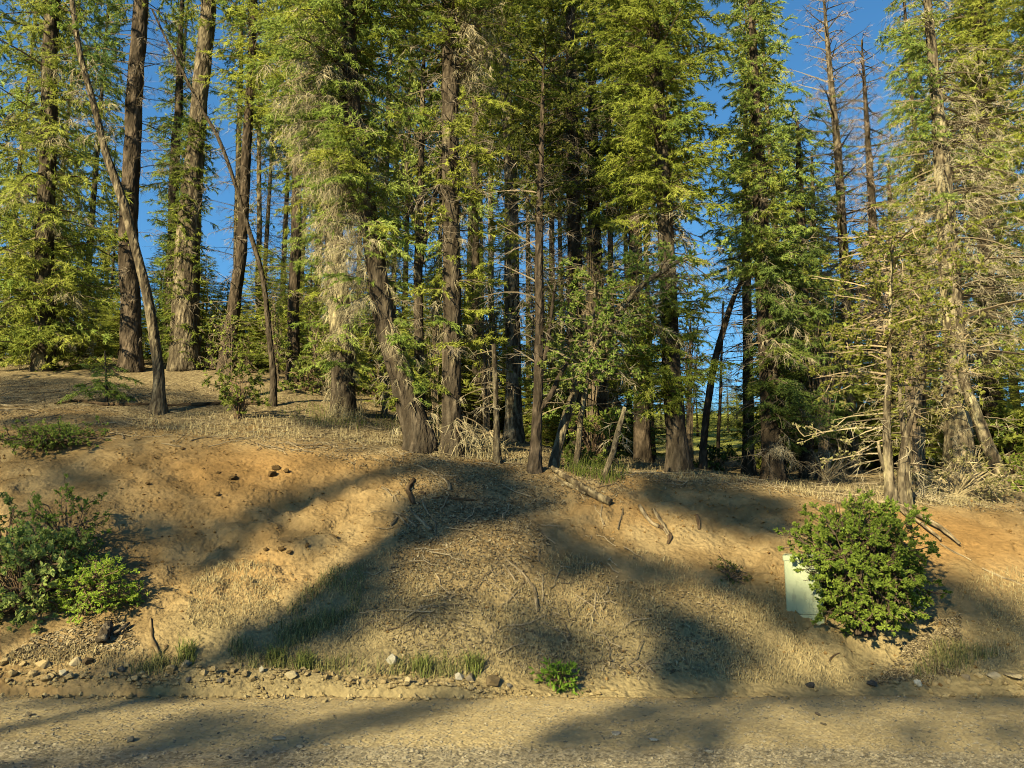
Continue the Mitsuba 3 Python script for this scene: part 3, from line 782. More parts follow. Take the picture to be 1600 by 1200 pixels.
# ------------------------------------------------------------------ grass, litter
def grass(px_polys, n, h, rng, cols, width=0.006, bend=0.5, bare=0.0):
    P = []
    for poly, share in px_polys:
        px, py = in_poly(poly, int(n * share * 1.1), rng)
        P.append(ground_many(px, py))
    P = np.vstack(P)
    q = meshkit.fbm(P * 1.7, 3, 12)
    P = P[(rng.random(len(P)) < np.clip((q - .30 - bare) * 4, .02, 1))]
    m = len(P)
    a = rng.uniform(0, 2 * np.pi, m)
    L = (h * rng.uniform(.35, 1.25, m) * (0.5 + meshkit.fbm(P * 2.3, 2, 17)))[:, None]
    lean_ = np.stack([np.cos(a), np.sin(a), 0 * a], -1) * rng.uniform(.05, bend, m)[:, None]
    d1 = unit(lean_ * .5 + [0, 0, 1.0]); d2 = unit(lean_ * 2.0 + [0, 0, .8])
    b = rng.uniform(0, 2 * np.pi, m)
    w = np.stack([np.cos(b), np.sin(b), 0 * b], -1) * width * rng.uniform(.6, 1.3, m)[:, None]
    mid = P + d1 * L * .55
    V = np.stack([P - w / 2 - [0, 0, .01], P + w / 2 - [0, 0, .01], mid + w * .4, mid - w * .4, mid + d2 * L * .5], 1).reshape(-1, 3)
    i = np.arange(m)[:, None] * 5
    F = np.vstack([i + [0, 1, 2], i + [0, 2, 3], i + [3, 2, 4]])
    c = 0.62 * (np.asarray(cols[0]) + (np.asarray(cols[1]) - np.asarray(cols[0])) * rng.random((m, 1)))
    return V, F, np.repeat(c, 5, axis=0)


rng = np.random.default_rng(21)
DRY = ((.22, .175, .100), (.46, .39, .235))
key = thing('dry_grass', 'short dry tan grass covering the lower bank', 'grass', kind='stuff')
put(key, *grass([([(360, 1035), (430, 960), (520, 890), (640, 850), (900, 870), (1010, 880), (1240, 960), (1340, 1070), (1160, 1070), (900, 1066), (620, 1050)], .55),
                 ([(290, 980), (300, 890), (350, 860), (430, 880), (440, 950), (380, 985)], .10),
                 ([(1320, 1060), (1460, 1000), (1500, 920), (1600, 900), (1600, 1050), (1480, 1055)], .10),
                 ([(860, 880), (1000, 850), (1230, 930), (1235, 985), (1000, 930)], .10), ([(0, 1040), (20, 1010), (230, 1020), (230, 1045)], .03)], 32000, 0.065, rng, DRY, .0060, 1.5, .03))
key = thing('dry_grass', 'dry tan grass tufts and straw on forest floor among the trunks', 'grass', kind='stuff')
put(key, *grass([([(205, 650), (330, 640), (640, 660), (660, 700), (400, 690), (210, 670)], .25), ([(640, 705), (700, 695), (980, 690), (1030, 745), (900, 730), (660, 712)], .25),
                 ([(1020, 750), (1100, 738), (1380, 750), (1560, 790), (1380, 800), (1200, 765)], .3), ([(940, 690), (1150, 700), (1170, 735), (960, 735)], .2)], 11000, 0.11, rng, ((.26, .215, .125), (.46, .40, .25)), .007, 1.3))
key = thing('green_grass', 'fresh green grass growing along the foot of the bank', 'grass', kind='stuff')
put(key, *grass([([(345, 1030), (420, 975), (510, 890), (575, 890), (560, 960), (480, 1010), (420, 1040)], .35), ([(370, 1045), (700, 1030), (760, 1045), (700, 1062), (420, 1050)], .17),
                 ([(200, 1055), (250, 1035), (300, 1040), (290, 1060)], .05), ([(1400, 1040), (1500, 1000), (1560, 1030), (1480, 1050)], .12)], 10000, 0.14, rng, ((.085, .10, .04), (.33, .31, .14)), .006, 1.0, .08))
key = thing('green_grass', 'green grass tufts beside the fallen split log', 'grass', kind='stuff')
put(key, *grass([([(870, 735), (890, 700), (940, 710), (990, 745), (960, 762), (900, 750)], .6), ([(350, 605), (640, 655), (640, 672), (480, 668)], .3)], 2600, 0.20, rng, ((.05, .075, .018), (.14, .16, .045)), .008, .6))
for px, py, lab in [(474, 1046, 'bright green grass tuft at road edge above flat tan stone'), (742, 1050, 'bright green grass tuft right of the rounded pale stone'), (657, 1052, 'low green weed tuft below the rounded pale stone'),
                    (290, 1030, 'pale green weed tuft at the shaded road edge'), (430, 1040, 'green grass tuft in shade over the rubble strip')]:
    k_ = thing('grass_tuft', lab, 'grass')
    r = np.random.default_rng(px)
    put(k_, *grass([([(px - 14, py + 6), (px - 10, py - 6), (px + 12, py - 6), (px + 14, py + 6)], 1)], 150, 0.20, r, ((.085, .115, .035), (.25, .28, .09)), .007, 1.0, -1))


key = thing('dry_grass', 'tall pale straw hanging around feet of the crest trunks', 'grass', kind='stuff')
put(key, *grass([([(625, 700), (640, 668), (730, 672), (790, 700), (785, 722), (700, 712)], .7), ([(505, 660), (515, 640), (565, 640), (570, 662)], .3)], 1500, 0.36, rng, ((.22, .185, .11), (.48, .42, .27)), .007, 1.4, -.3))


def litter(px_polys, n, size, rng, cols, tilt=.5):
    P = np.vstack([ground_many(*in_poly(poly, int(n * s), rng)) for poly, s in px_polys])
    m = len(P)
    a = rng.uniform(0, 2 * np.pi, m)
    nz = unit(np.stack([rng.normal(0, tilt, m), rng.normal(-.25, tilt, m), np.ones(m)], -1))
    u = unit(np.cross(nz, np.stack([np.cos(a), np.sin(a), 0 * a], -1))); w = np.cross(nz, u)
    L = (size * rng.uniform(.4, 1.4, m))[:, None]; W = L * rng.uniform(.15, .6, m)[:, None]
    P = P + nz * 0.008
    V = np.stack([P - u * L / 2, P + w * W / 2 + nz * W * .3, P + u * L / 2, P - w * W / 2 + nz * W * .2], 1).reshape(-1, 3)
    i = np.arange(m)[:, None] * 4
    c = 0.56 * (np.asarray(cols[0]) + (np.asarray(cols[1]) - np.asarray(cols[0])) * (rng.random((m, 1)) ** 1.5))
    return V, np.vstack([i + [0, 1, 2], i + [0, 2, 3]]), np.repeat(c, 4, axis=0)


key = thing('leaf_litter', 'dead leaves and needles strewn over forest floor and dark gully', 'leaf litter', kind='stuff')
put(key, *litter([([(0, 690), (0, 590), (300, 600), (660, 660), (700, 720), (560, 730), (300, 680)], .26), ([(600, 720), (860, 720), (1030, 750), (960, 780), (820, 800), (860, 860), (800, 930), (700, 940), (600, 930), (620, 850), (640, 780)], .24),
                  ([(1000, 760), (1100, 738), (1600, 760), (1600, 800), (1250, 775)], .14), ([(660, 690), (1080, 690), (1170, 730), (1020, 750), (700, 715)], .12),
                  ([(1360, 1060), (1420, 990), (1500, 960), (1500, 1050)], .12), ([(560, 960), (640, 930), (860, 930), (1000, 1050), (640, 1040)], .08), ([(0, 1030), (60, 990), (190, 960), (220, 1010), (100, 1030)], .05), ([(900, 900), (1150, 930), (1200, 1060), (900, 1060)], .06)],
                 40000, 0.040, rng, ((.10, .08, .055), (.48, .40, .27))))


# short broken twigs strewn over the forest floor and, thinly, the bank
rng = np.random.default_rng(31)
P = np.vstack([ground_many(*in_poly(poly, k_, rng)) for poly, k_ in [([(0, 690), (0, 590), (300, 600), (660, 655), (700, 712), (560, 725), (300, 690)], 420), ([(640, 715), (1080, 690), (1400, 750), (1590, 790), (1400, 800), (1020, 755), (800, 730)], 380), ([(600, 730), (1000, 760), (1000, 1040), (560, 1000)], 130)]])
a = rng.uniform(0, 2 * np.pi, len(P)); L = rng.uniform(.08, .55, len(P)) ** 1.3
d = np.stack([np.cos(a), np.sin(a), 0 * a], -1)
u = np.linspace(-.5, .5, 5)[None, :, None]
lines = P[:, None] + d[:, None] * L[:, None, None] * u + rng.normal(0, .018, (len(P), 5, 3)) * [1, 1, 0]
lines[..., 2] = H(lines[..., 0], lines[..., 1]) + .008 + np.abs(rng.normal(0, .02, (len(P), 1)))
V, F = sticks(lines, .003 + .012 * L, .002 + .006 * L, 4)
key = thing('twig_litter', 'broken dead twigs strewn over the forest floor and bank', 'twigs', kind='stuff')
put(key, V, F, np.repeat(np.array([.07, .055, .04]) + rng.random((len(P), 1)) * np.array([.2, .17, .12]), 20, axis=0))

# ------------------------------------------------------------------ fallen wood, roots, pedestal
def fallen(label, pts, cols=PALE, name='fallen_branch', cat='branch', lift=0.0, taper=.5, forks=(), group=None, ends=None):
    """A stick lying on the ground: (column, row, width) along the picture, laid on the terrain; forks are further sticks of the same piece."""
    key = thing(name, label, cat, group)
    sp = Soup()
    r = np.random.default_rng(hash_text(label))
    for line in [pts, *forks]:
        P = np.array([ground(px, py) for px, py, w in line])
        R = np.array([w / 1200 * math.hypot(p[1], p[2] - 1.65) / 2 for p, (_, _, w) in zip(P, line)])
        P[:, 2] += R * .6 + lift
        s = np.concatenate([[0], np.cumsum(np.linalg.norm(np.diff(P, axis=0), axis=1))])
        u = np.linspace(0, s[-1], max(5, int(s[-1] / .035)))
        P2 = np.stack([PchipInterpolator(s, P[:, c])(u) for c in range(3)], -1); R2 = np.interp(u, s, R)
        P2[:, :2] += (meshkit.fbm(np.stack([u * 3, u * 0 + line[0][0], u * 0], -1), 3)[:, None] - .5) * np.minimum(R2, .03)[:, None] * 2.0
        P2[:, 2] = np.maximum(P2[:, 2], H(P2[:, 0], P2[:, 1]) + R2 * .35)
        V, F, ridge = tube(P2, R2, 9, .38, line[0][0], 0, 26)
        sp.add(V, F, bark_colors(V, ridge, *cols, r))
    put(key, *sp.get(), bsdf='bark_bsdf' if name in ('fallen_log', 'wood_chunk') else 'foliage_bsdf', smooth=True)
    return key


DEADW = ((.07, .055, .038), (.27, .22, .15))
DARKW = ((.035, .025, .018), (.12, .085, .055))
fallen('pale split log lying down the bank crest', [(862, 735, 7), (880, 748, 9), (905, 764, 11), (930, 780, 12), (954, 794, 12)], ((.09, .07, .045), (.34, .28, .18)), 'fallen_log', 'log', lift=.02, forks=[[(868, 752, 5), (890, 764, 6), (915, 776, 4)]])
fallen('pale curved stick on sunlit patch of the bank crest', [(650, 730, 4), (680, 742, 5), (690, 750, 5), (700, 758, 6), (703, 768, 5)], DEADW)
fallen('dark exposed root hanging down under the bank crest', [(646, 752, 6), (640, 765, 7), (641, 780, 8), (646, 790, 5)], DARKW, 'exposed_root', 'root', forks=[[(655, 772, 5), (664, 774, 4)]])
fallen('forked brown root trailing to lower right on shaded bank', [(641, 797, 4), (648, 808, 5), (662, 822, 6), (672, 832, 7)], DEADW, 'exposed_root', 'root')
fallen('thin pale root fork at the dark gully left side', [(615, 803, 4), (632, 808, 4), (642, 816, 4), (650, 826, 4)], DEADW, 'exposed_root', 'root', forks=[[(622, 806, 3), (635, 820, 3), (640, 828, 3)], [(620, 812, 4), (610, 824, 5)]])
fallen('short pale twig slanting under the sunlit patch', [(657, 783, 4), (666, 798, 4), (677, 815, 2)], DEADW)
fallen('thin straight dark twig under the sunlit patch', [(675, 780, 3), (710, 781, 4), (742, 783, 3)], DARKW)
fallen('pale bent stick curving down the middle of bank', [(778, 862, 3), (800, 882, 4), (822, 905, 5), (836, 930, 6), (839, 958, 5)], DEADW)
fallen('short pale stick left of the bent one on middle bank', [(788, 885, 3), (798, 898, 4), (806, 912, 3)], DEADW)
fallen('short pale twig on the shaded middle of the bank', [(848, 835, 3), (858, 845, 3), (868, 852, 3)], DEADW)
fallen('two pronged pale root ending in black tips', [(1000, 793, 6), (1008, 805, 6), (1018, 820, 6), (1030, 826, 7)], DEADW, 'exposed_root', 'root', forks=[[(1022, 797, 4), (1030, 812, 5), (1040, 828, 6), (1047, 840, 7)]])
fallen('black charred root tip below the two pronged root', [(1030, 826, 6), (1040, 832, 7), (1046, 842, 8), (1043, 852, 4)], DARKW, 'exposed_root', 'root')
fallen('small black root stub on shaded right crest', [(1090, 808, 5), (1092, 820, 6), (1092, 830, 4)], DARKW, 'exposed_root', 'root')
fallen('weathered grey wood chunk beside the left shrub', [(173, 985, 14), (167, 998, 17), (160, 1012, 16)], ((.05, .042, .035), (.24, .21, .17)), 'wood_chunk', 'wood', lift=.03, forks=[[(178, 998, 5), (195, 988, 6), (203, 980, 4)]])
fallen('wavy dark root running down to the road on left bank', [(236, 968, 4), (237, 990, 5), (240, 1008, 6), (246, 1022, 6), (250, 1034, 4)], ((.07, .05, .03), (.2, .15, .09)), 'exposed_root', 'root')
fallen('small branched twig next to wavy root', [(260, 1010, 4), (257, 1018, 3), (252, 1026, 3)], DARKW)
fallen('long pale branch lying on right bank under the leafless shrub', [(1372, 792, 5), (1410, 800, 7), (1450, 822, 8), (1478, 840, 7), (1500, 858, 4)], DEADW, lift=.05, forks=[[(1420, 812, 5), (1448, 832, 5), (1470, 852, 4)], [(1405, 800, 8), (1418, 815, 6), (1419, 830, 7)]])
fallen('thin pale stick lying on orange soil at far right', [(1535, 890, 3), (1560, 902, 4), (1600, 918, 3)], DEADW)
fallen('thin stick crossing soil left of the far right stick', [(1470, 852, 3), (1495, 866, 3), (1518, 878, 2)], DEADW)
fallen('curved dry twig standing in sunlit grass by the road', [(1294, 1040, 2), (1300, 1030, 3), (1312, 1022, 2)], DARKW)
fallen('long thin twig lying through grass on lower bank', [(540, 1005, 2), (570, 980, 3), (600, 968, 3)], DEADW)
fallen('thin pale twig in shaded grass left of the long twig', [(580, 955, 2), (588, 963, 3), (592, 968, 2)], DEADW)
fallen('tangle of dry twigs in the dark litter by the road', [(985, 1045, 3), (1010, 1042, 3), (1042, 1040, 2)], DEADW, forks=[[(990, 1036, 2), (1010, 1048, 3), (1020, 1056, 2)], [(995, 1054, 2), (1008, 1042, 3), (1020, 1032, 2)], [(1000, 1034, 2), (1016, 1046, 3), (1024, 1056, 2)]])
fallen('thin dark branch lying across floor below fir sapling', [(85, 632, 3), (125, 628, 5), (170, 634, 6), (215, 634, 5), (250, 632, 4)], DARKW)
fallen('pale thin root crossing forest floor at far left', [(0, 634, 4), (20, 636, 5), (48, 634, 3)], DEADW, forks=[[(0, 642, 3), (40, 640, 3), (60, 644, 2)]])
fallen('long dark fallen branch across floor behind the leaning sapling', [(258, 634, 4), (300, 634, 6), (350, 632, 6), (410, 633, 5)], DARKW)
fallen('pale crooked stick by the leaning tree foot', [(196, 612, 4), (205, 620, 5), (220, 630, 3)], DEADW)
fallen('pale stick leaning on brush right of fallen split log', [(963, 684, 3), (975, 700, 4), (989, 716, 3)], DEADW, lift=.12)
fallen('short pale stick on litter near the bank crest at left', [(252, 694, 2), (268, 697, 3), (282, 700, 2)], DEADW)
fallen('thin grey stick in litter below left forest edge', [(300, 690, 3), (330, 684, 3), (352, 682, 2)], DEADW)
fallen('short pale twig on the left crest of the bank', [(596, 762, 3), (604, 768, 3), (611, 776, 2)], DEADW)

# the fallen trunk at the back left, propped on its broken limbs
key = thing('fallen_log', 'dark fallen log propped on stubs beneath the left firs', 'log')
sp = Soup()
P = np.array([at(-40, 582, 19.0), at(30, 577, 19.0), at(90, 578, 18.8), at(128, 580, 18.6)])
V, F, ridge = tube(np.vstack([P[0] * (1 - t) + P[-1] * t for t in np.linspace(0, 1, 14)]), np.linspace(.20, .13, 14), 12, .15, 4, 0, 12)
sp.add(V, F, bark_colors(V, ridge, (.03, .024, .02), (.12, .095, .07), np.random.default_rng(2), .3))
for px in (8, 82, 112, 122):
    a = at(px, 579, 18.75); b = a + np.array([.05, -.05, -.6])
    V, F, ridge = tube(np.linspace(a, b, 5), np.linspace(.06, .035, 5), 6, .1, px)
    sp.add(V, F, bark_colors(V, ridge, *DARKW, np.random.default_rng(2)))
put(key, *sp.get(), bsdf='bark_bsdf', smooth=True)

# the pale green utility pedestal with its lid and ground sleeve
key = thing('utility_pedestal', 'pale green metal utility pedestal standing half hidden behind the round bush', 'utility box')
c = ground(1262, 978)
Yp = c[1]
pa, pb = at(1246, 975, Yp), at(1283, 975, Yp)
hz = at(1240, 872, Yp)[2] - c[2]
ang_ = math.radians(-22)
wid, dep = .36, .34


def box_at(cx, cy, z0, z1, w, d, bev, ang):
    prof = trimesh.creation.box((w, d, z1 - z0))
    import manifold3d as m3
    cs = m3.CrossSection.square((w - 2 * bev, d - 2 * bev), True).offset(bev, m3.JoinType.Round, 2.0, 20)
    body = m3.Manifold.extrude(cs, z1 - z0).translate((0, 0, z0)).rotate((0, 0, math.degrees(ang))).translate((cx, cy, 0)).to_mesh()
    return np.array(body.vert_properties[:, :3]), np.array(body.tri_verts)


pcx, pcy = at(1262, 940, Yp)[0] + .045, Yp + .2
gz = float(H(pcx, pcy))
top = at(1240, 872, Yp)[2] + .02
for nm, z0, z1, e in [('base_sleeve', gz - .60, gz - .085, .006), ('body', gz - .08, top - .055, 0.0), ('lid', top - .052, top, .010)]:
    V, F = box_at(pcx, pcy, z0, z1, wid + 2 * e, dep + 2 * e, .02, ang_)
    part(key, nm, V, F, bsdf='painted_metal_bsdf', smooth=30)
ca, sa = math.cos(ang_), math.sin(ang_)


def local(x, y, z):
    return [pcx + x * ca - y * sa, pcy + x * sa + y * ca, z]


m = trimesh.creation.box((.02, .02, .05)); V = np.array([local(v[0] + .1, v[1] - dep / 2 - .008, v[2] + top - .10) for v in m.vertices])
part(key, 'hasp', V, np.array(m.faces), bsdf='painted_metal_bsdf')
m = trimesh.creation.box((wid * .8, .006, .004)); V = np.array([local(v[0], v[1] - dep / 2 - .002, v[2] + gz + .05) for v in m.vertices])
part(key, 'seam_strip', V, np.array(m.faces), bsdf='painted_metal_bsdf')


# ------------------------------------------------------------------ bushes
def bush(label, foot, box, Y=None, cols=OAK, n=40, leaf=.04, wide=.6, leaves=10, dens=1.0, name='shrub', cat='shrub', depth=None, bark=(.10, .07, .05), group=None, fill=1.0, k=1.0, stems=7, kind='leaf', twig_droop=0.0, shell=.45, **o):
    """foot: where it stands in the picture; box: columns and rows that its crown spans."""
    key = thing(name, label, cat, group)
    rng = np.random.default_rng(hash_text(label + key))
    g = ground(*foot) if Y is None else at(*foot, Y)
    g[2] = float(H(g[0], g[1]))
    Y = g[1]
    a, b = at(box[0], box[3], Y), at(box[2], box[1], Y)
    c = (a + b) / 2; rx, rz = (b[0] - a[0]) / 2, (b[2] - a[2]) / 2
    ry = depth or rx * .85
    limb, leafs = Soup(), Soup()
    # stems from the foot to points inside the crown, then sprays outwards from there
    d = unit(rng.normal(0, 1, (n, 3)) + [0, 0, .15])
    rr = shell + (.80 - shell) * rng.random((n, 1))
    rr = rr * (.58 + .86 * meshkit.noise(d * 2.5 + hash_text(label) % 31, 5))[:, None]
    tgt = c + d * rr * np.array([rx, ry, rz])
    tgt[:, 2] = np.maximum(tgt[:, 2], H(tgt[:, 0], tgt[:, 1]) + .05)
    ctrl = g + (tgt - g) * np.array([.35, .35, .6])
    u = np.linspace(0, 1, 7)[None, :, None]
    root = g + rng.normal(0, .04, (n, 3)) * [1, 1, 0]
    lines = root[:, None] * (1 - u) ** 2 + 2 * u * (1 - u) * ctrl[:, None] + u ** 2 * tgt[:, None]
    V, F = sticks(lines, np.full(n, .012 * rx + .004), np.full(n, .004), 5)
    limb.add(V, F, np.asarray(bark))
    L = np.full(n, .55 * (rx * rz) ** .5) * rng.uniform(.6, 1.1, n)
    dirs = unit((tgt - c) / np.array([rx, ry, rz]) + rng.normal(0, .35, (n, 3)))
    foliage(zone(kind, 0, 0, n, (0, 0), cols, leaf=leaf, wide=wide, leaves=leaves, dens=dens, bark=bark, twig_droop=twig_droop, **{'droop': .2, **o}), tgt - dirs * L[:, None] * .35, dirs, L, rng, limb, leafs, k)
    part(key, 'branchwork', *limb.get())
    part(key, 'crown', *leafs.get(), bsdf='leaf_bsdf' if kind == 'leaf' else 'foliage_bsdf')
    return key


bush('dense round green bush standing in front of the pale green pedestal', (1350, 985), (1250, 788, 1442, 988), Y=8.0, n=330, leaf=.027, wide=.58, leaves=22, dens=1.0, bark=(.06, .045, .035), cols=((.070, .115, .020), (.235, .310, .060)), shell=.35, depth=.62)
bush('broad leaved green shrub sprawling at left edge of bank', (30, 985), (-60, 825, 140, 1000), Y=7.95, n=110, leaf=.042, wide=.65, leaves=9, cols=((.13, .195, .045), (.38, .45, .16)), depth=.5, dens=1.2)
bush('low bright green wispy shrub right of the broad leaved one', (120, 960), (95, 875, 212, 965), Y=7.95, n=75, leaf=.022, wide=.4, leaves=12, cols=((.15, .25, .03), (.36, .48, .08)), depth=.35, dens=1.3)
bush('dark green twiggy shrub rising behind the broad leaved one', (105, 880), (45, 768, 165, 880), Y=8.6, n=45, leaf=.026, wide=.55, leaves=10, cols=((.07, .13, .025), (.24, .33, .07)), depth=.4, dens=1.2)
bush('olive leaved twiggy shrub in the middle of the left thicket', (90, 920), (30, 850, 150, 930), Y=8.2, n=42, leaf=.034, wide=.6, leaves=8, cols=((.14, .165, .05), (.33, .34, .14)), depth=.35, dens=1.1)
bush('sparse leafy sprig arching at the left edge above the thicket', (10, 850), (-40, 770, 50, 850), Y=8.6, n=16, leaf=.035, wide=.6, leaves=7, cols=((.06, .11, .03), (.20, .27, .09)), depth=.4, dens=.9)
bush('bright green broad leaf weed at the road edge', (872, 1072), (858, 1050, 888, 1074), n=22, leaf=.05, wide=.35, leaves=5, cols=((.10, .19, .02), (.20, .32, .05)), name='weed', cat='plant', depth=.1, dens=.6)
bush('low mat of small green leaves on left crest of bank', (85, 694), (0, 674, 170, 700), n=170, leaf=.026, wide=.6, leaves=9, cols=((.085, .14, .03), (.25, .32, .075)), name='ground_cover_plant', cat='plant', depth=.8, dens=.8, shell=.1)
bush('small dark weed on right bank slope above the grass', (1140, 905), (1125, 890, 1158, 912), n=14, leaf=.025, wide=.4, leaves=8, cols=((.05, .07, .02), (.12, .14, .04)), name='weed', cat='plant', depth=.15, dens=.7)
bush('young leafy shrub at forest edge right of leaning tree', (375, 655), (338, 570, 410, 640), n=34, leaf=.05, leaves=8, cols=((.07, .10, .02), (.20, .23, .06)), depth=.6, dens=.7, k=1.2)
bush('leafy green shrub below the dark trunk near thin saplings', (478, 635), (440, 560, 515, 640), n=34, leaf=.055, leaves=8, Y=16.5, cols=((.06, .09, .02), (.19, .22, .06)), depth=.8, dens=.7, k=1.3)
bush('yellow green shrub beside the draped column tree', (590, 655), (560, 560, 625, 660), n=26, leaf=.05, leaves=7, Y=17, cols=((.09, .12, .02), (.24, .26, .05)), depth=.7, dens=.7, k=1.3)
bush('yellow green oak brush under arching oak', (925, 720), (880, 640, 985, 720), n=50, leaf=.042, leaves=8, Y=13, cols=OAK, depth=.8, dens=.8, k=1.1)
bush('dark glossy shrub right of the leaning trunk foot', (1118, 738), (1088, 700, 1152, 740), n=34, leaf=.05, leaves=8, Y=14.5, cols=((.025, .05, .015), (.09, .13, .04)), depth=.5, dens=.8, k=1.1)
bush('grey green scrubby brush at right forest edge', (1500, 800), (1440, 700, 1575, 800), n=90, leaf=.03, wide=.45, leaves=8, Y=11.5, cols=((.13, .13, .055), (.28, .26, .13)), depth=.9, dens=.9, k=1.1, bark=(.25, .21, .14))
bush('bright green shrub at the far right forest edge', (1600, 775), (1565, 715, 1660, 775), n=40, leaf=.045, leaves=8, Y=12.2, cols=((.09, .13, .02), (.2, .25, .05)), depth=.6, dens=.8, k=1.1)
bush('dry pale brush under the pale leafless oak', (1290, 750), (1262, 700, 1335, 752), n=40, leaf=.03, leaves=5, Y=14, cols=PALE, depth=.6, dens=.8, k=1.1, kind='bare', bark=(.25, .21, .15), name='brush')
bush('grey twiggy brush heap below scrubby brush', (1440, 800), (1395, 760, 1480, 805), n=40, leaf=.03, Y=10.9, cols=PALE, depth=.5, dens=.7, kind='bare', bark=(.25, .21, .15), name='brush')
bush('green fern like plant at foot of twin stemmed oak', (905, 735), (880, 700, 940, 738), n=30, leaf=.05, wide=.3, leaves=9, Y=12.2, cols=((.04, .075, .015), (.12, .16, .04)), depth=.4, dens=.7, name='weed', cat='plant')
bush('tan dry twig heap at foot of the tall central trunk', (745, 715), (720, 650, 785, 720), n=36, Y=12.2, cols=LICHEN, depth=.4, dens=.7, kind='bare', bark=(.22, .18, .12), name='brush', droop=1.0, twig_droop=1.2)
bush('dense green thicket behind the big left pine trunk', (240, 570), (222, 490, 300, 580), n=36, leaf=.06, Y=22, cols=((.04, .07, .02), (.12, .16, .05)), dens=.7, k=1.5, name='thicket')
bush('bright thicket behind the bent dark trunk at left', (330, 585), (300, 510, 372, 590), n=40, leaf=.06, Y=23, cols=((.07, .10, .02), (.2, .23, .06)), dens=.7, k=1.5, name='thicket')
for lab, box, Yb, dn, co in [('wispy light green sapling between the bowed tree and the bent dark trunk', (320, 470, 385, 600), 16.5, .5, OAK), ('wispy sapling with pale leaves behind the thin curved sapling', (400, 430, 452, 610), 17, .45, OAK),
                             ('leafy light shrub at the foot of the sleeved pine, right side', (300, 500, 352, 602), 19, .5, OAK), ('leafy light shrub right of the bent dark trunk foot', (362, 520, 405, 612), 18.6, .5, OAK), ('bright sapling behind thin curved sapling foot', (418, 480, 456, 615), 19, .5, OAK), ('bushy bright sapling left of draped column foot', (472, 500, 518, 632), 17, .5, OAK),
                             ('leafy sapling filling the gap between draped column and curving fir', (560, 380, 640, 640), 15.5, .5, OAK), ('slim leafy sapling between curving fir and central trunk', (655, 330, 705, 620), 14, .35, OAK),
                             ('thin leaved sapling behind the short dead pole', (728, 400, 792, 650), 15, .40, OAK), ('tall leafy sapling between pale grey trunk and forked oak', (808, 300, 868, 620), 15, .40, OAK),
                             ('leafy sapling tangled behind the arching oak', (890, 330, 960, 560), 15, .45, OAK), ('wispy sapling left of the straight dark trunk', (468, 460, 512, 600), 17.5, .45, OAK),
                             ('yellow green sapling at right of the large leaning fir trunk', (1058, 470, 1096, 600), 15, .4, OAK), ('leafy yellow green sapling in front of the shadowy fir', (1240, 430, 1330, 640), 14.5, .45, OAK), ('tall leafy sapling left of the huge tan conifer', (1395, 400, 1460, 600), 13.6, .35, OAK)]:
    bush(lab, ((box[0] + box[2]) / 2, 700), box, Y=Yb, n=44, leaf=.05, wide=.5, leaves=8, cols=co, dens=dn, k=1.15, name='leafy_sapling', cat='sapling', shell=.2, bark=(.12, .095, .07))
for i, (x0, y0, x1, y1, Yb) in enumerate([(-30, 480, 60, 590, 24), (60, 500, 160, 590, 25), (150, 500, 210, 590, 26), (395, 545, 440, 620, 24), (510, 590, 560, 640, 24), (650, 560, 700, 680, 22), (725, 600, 780, 685, 24),
                                         (1240, 640, 1300, 740, 19), (1330, 620, 1420, 735, 20), (1540, 640, 1640, 760, 17), (1440, 640, 1530, 735, 21), (1180, 680, 1250, 745, 21), (900, 600, 930, 690, 24)]):
    bush('green undergrowth thicket deep among the background trunks', ((x0 + x1) / 2, y1), (x0, y0, x1, y1), Y=Yb, n=60, leaf=.085, cols=((.09, .13, .025), (.30, .33, .08)), dens=.8, k=1.6, name='thicket', group='undergrowth thickets in the background')
# ------------------------------------------------------------------ the trees that stand along the forest edge
Z = zone
LEFT, RIGHT = (180, 70), (0, 70)
tree('tall fir with drooping mossy branches at far left edge', [(66, 590, 30), (70, 400, 27), (76, 200, 24), (82, 0, 22), (90, -400, 14), (95, -700, 5)], 18, zones=[
    Z('fir', -20, 560, 62, (2.0, 1.7), FIR, droop=.6), Z('fir', 380, 590, 26, (1.9, 1.7), FIR_Y, droop=.7), Z('lichen', 120, 580, 24, (1.3, 1.2), LICHEN, droop=.8), Z('fir', -700, -20, 26, (1.7, .4), FIR, k=2)], lichen=.3)
tree('dark fir mostly cut off by the left edge', [(-60, 600, 26), (-56, 300, 24), (-52, 0, 20), (-48, -500, 6)], 20, zones=[Z('fir', -40, 580, 60, (2.0, 1.8), FIR_D, droop=.5), Z('fir', -500, -40, 16, (1.6, .4), FIR, k=2)])
tree('straight dark pine with flaky plated bark at left', [(204, 572, 33), (201, 400, 29), (208, 200, 26), (219, 0, 23), (228, -300, 17), (235, -620, 6)], 18.5, bark='pine', rough=.14, flare=.25, zones=[
    Z('bare', 20, 300, 18, (1.3, 1.1), BARE, az=(0, 60), droop=.3), Z('pine', 0, 200, 16, (1.0, 1.3), PINE, az=(190, 50)), Z('bare', 200, 540, 10, (.8, .8), BARE), Z('pine', -620, -20, 34, (1.7, .5), PINE, k=1.7)])
tree('slender bowed tree leaning left across the dark pine', [(247, 645, 24), (249, 600, 17), (243, 540, 16), (228, 450, 15), (215, 400, 14), (190, 310, 14), (165, 240, 12), (140, 140, 10), (120, 60, 9), (112, 0, 8), (104, -80, 4)], None, bark='tan', lichen=.25, name='broadleaf_tree', flare=.3, zones=[
    Z('leaf', -80, 90, 12, (.6, .8), OAK, elev=30), Z('lichen', 90, 220, 9, (.5, .6), LICHEN), Z('bare', 20, 200, 8, (.6, .7), BARE)])
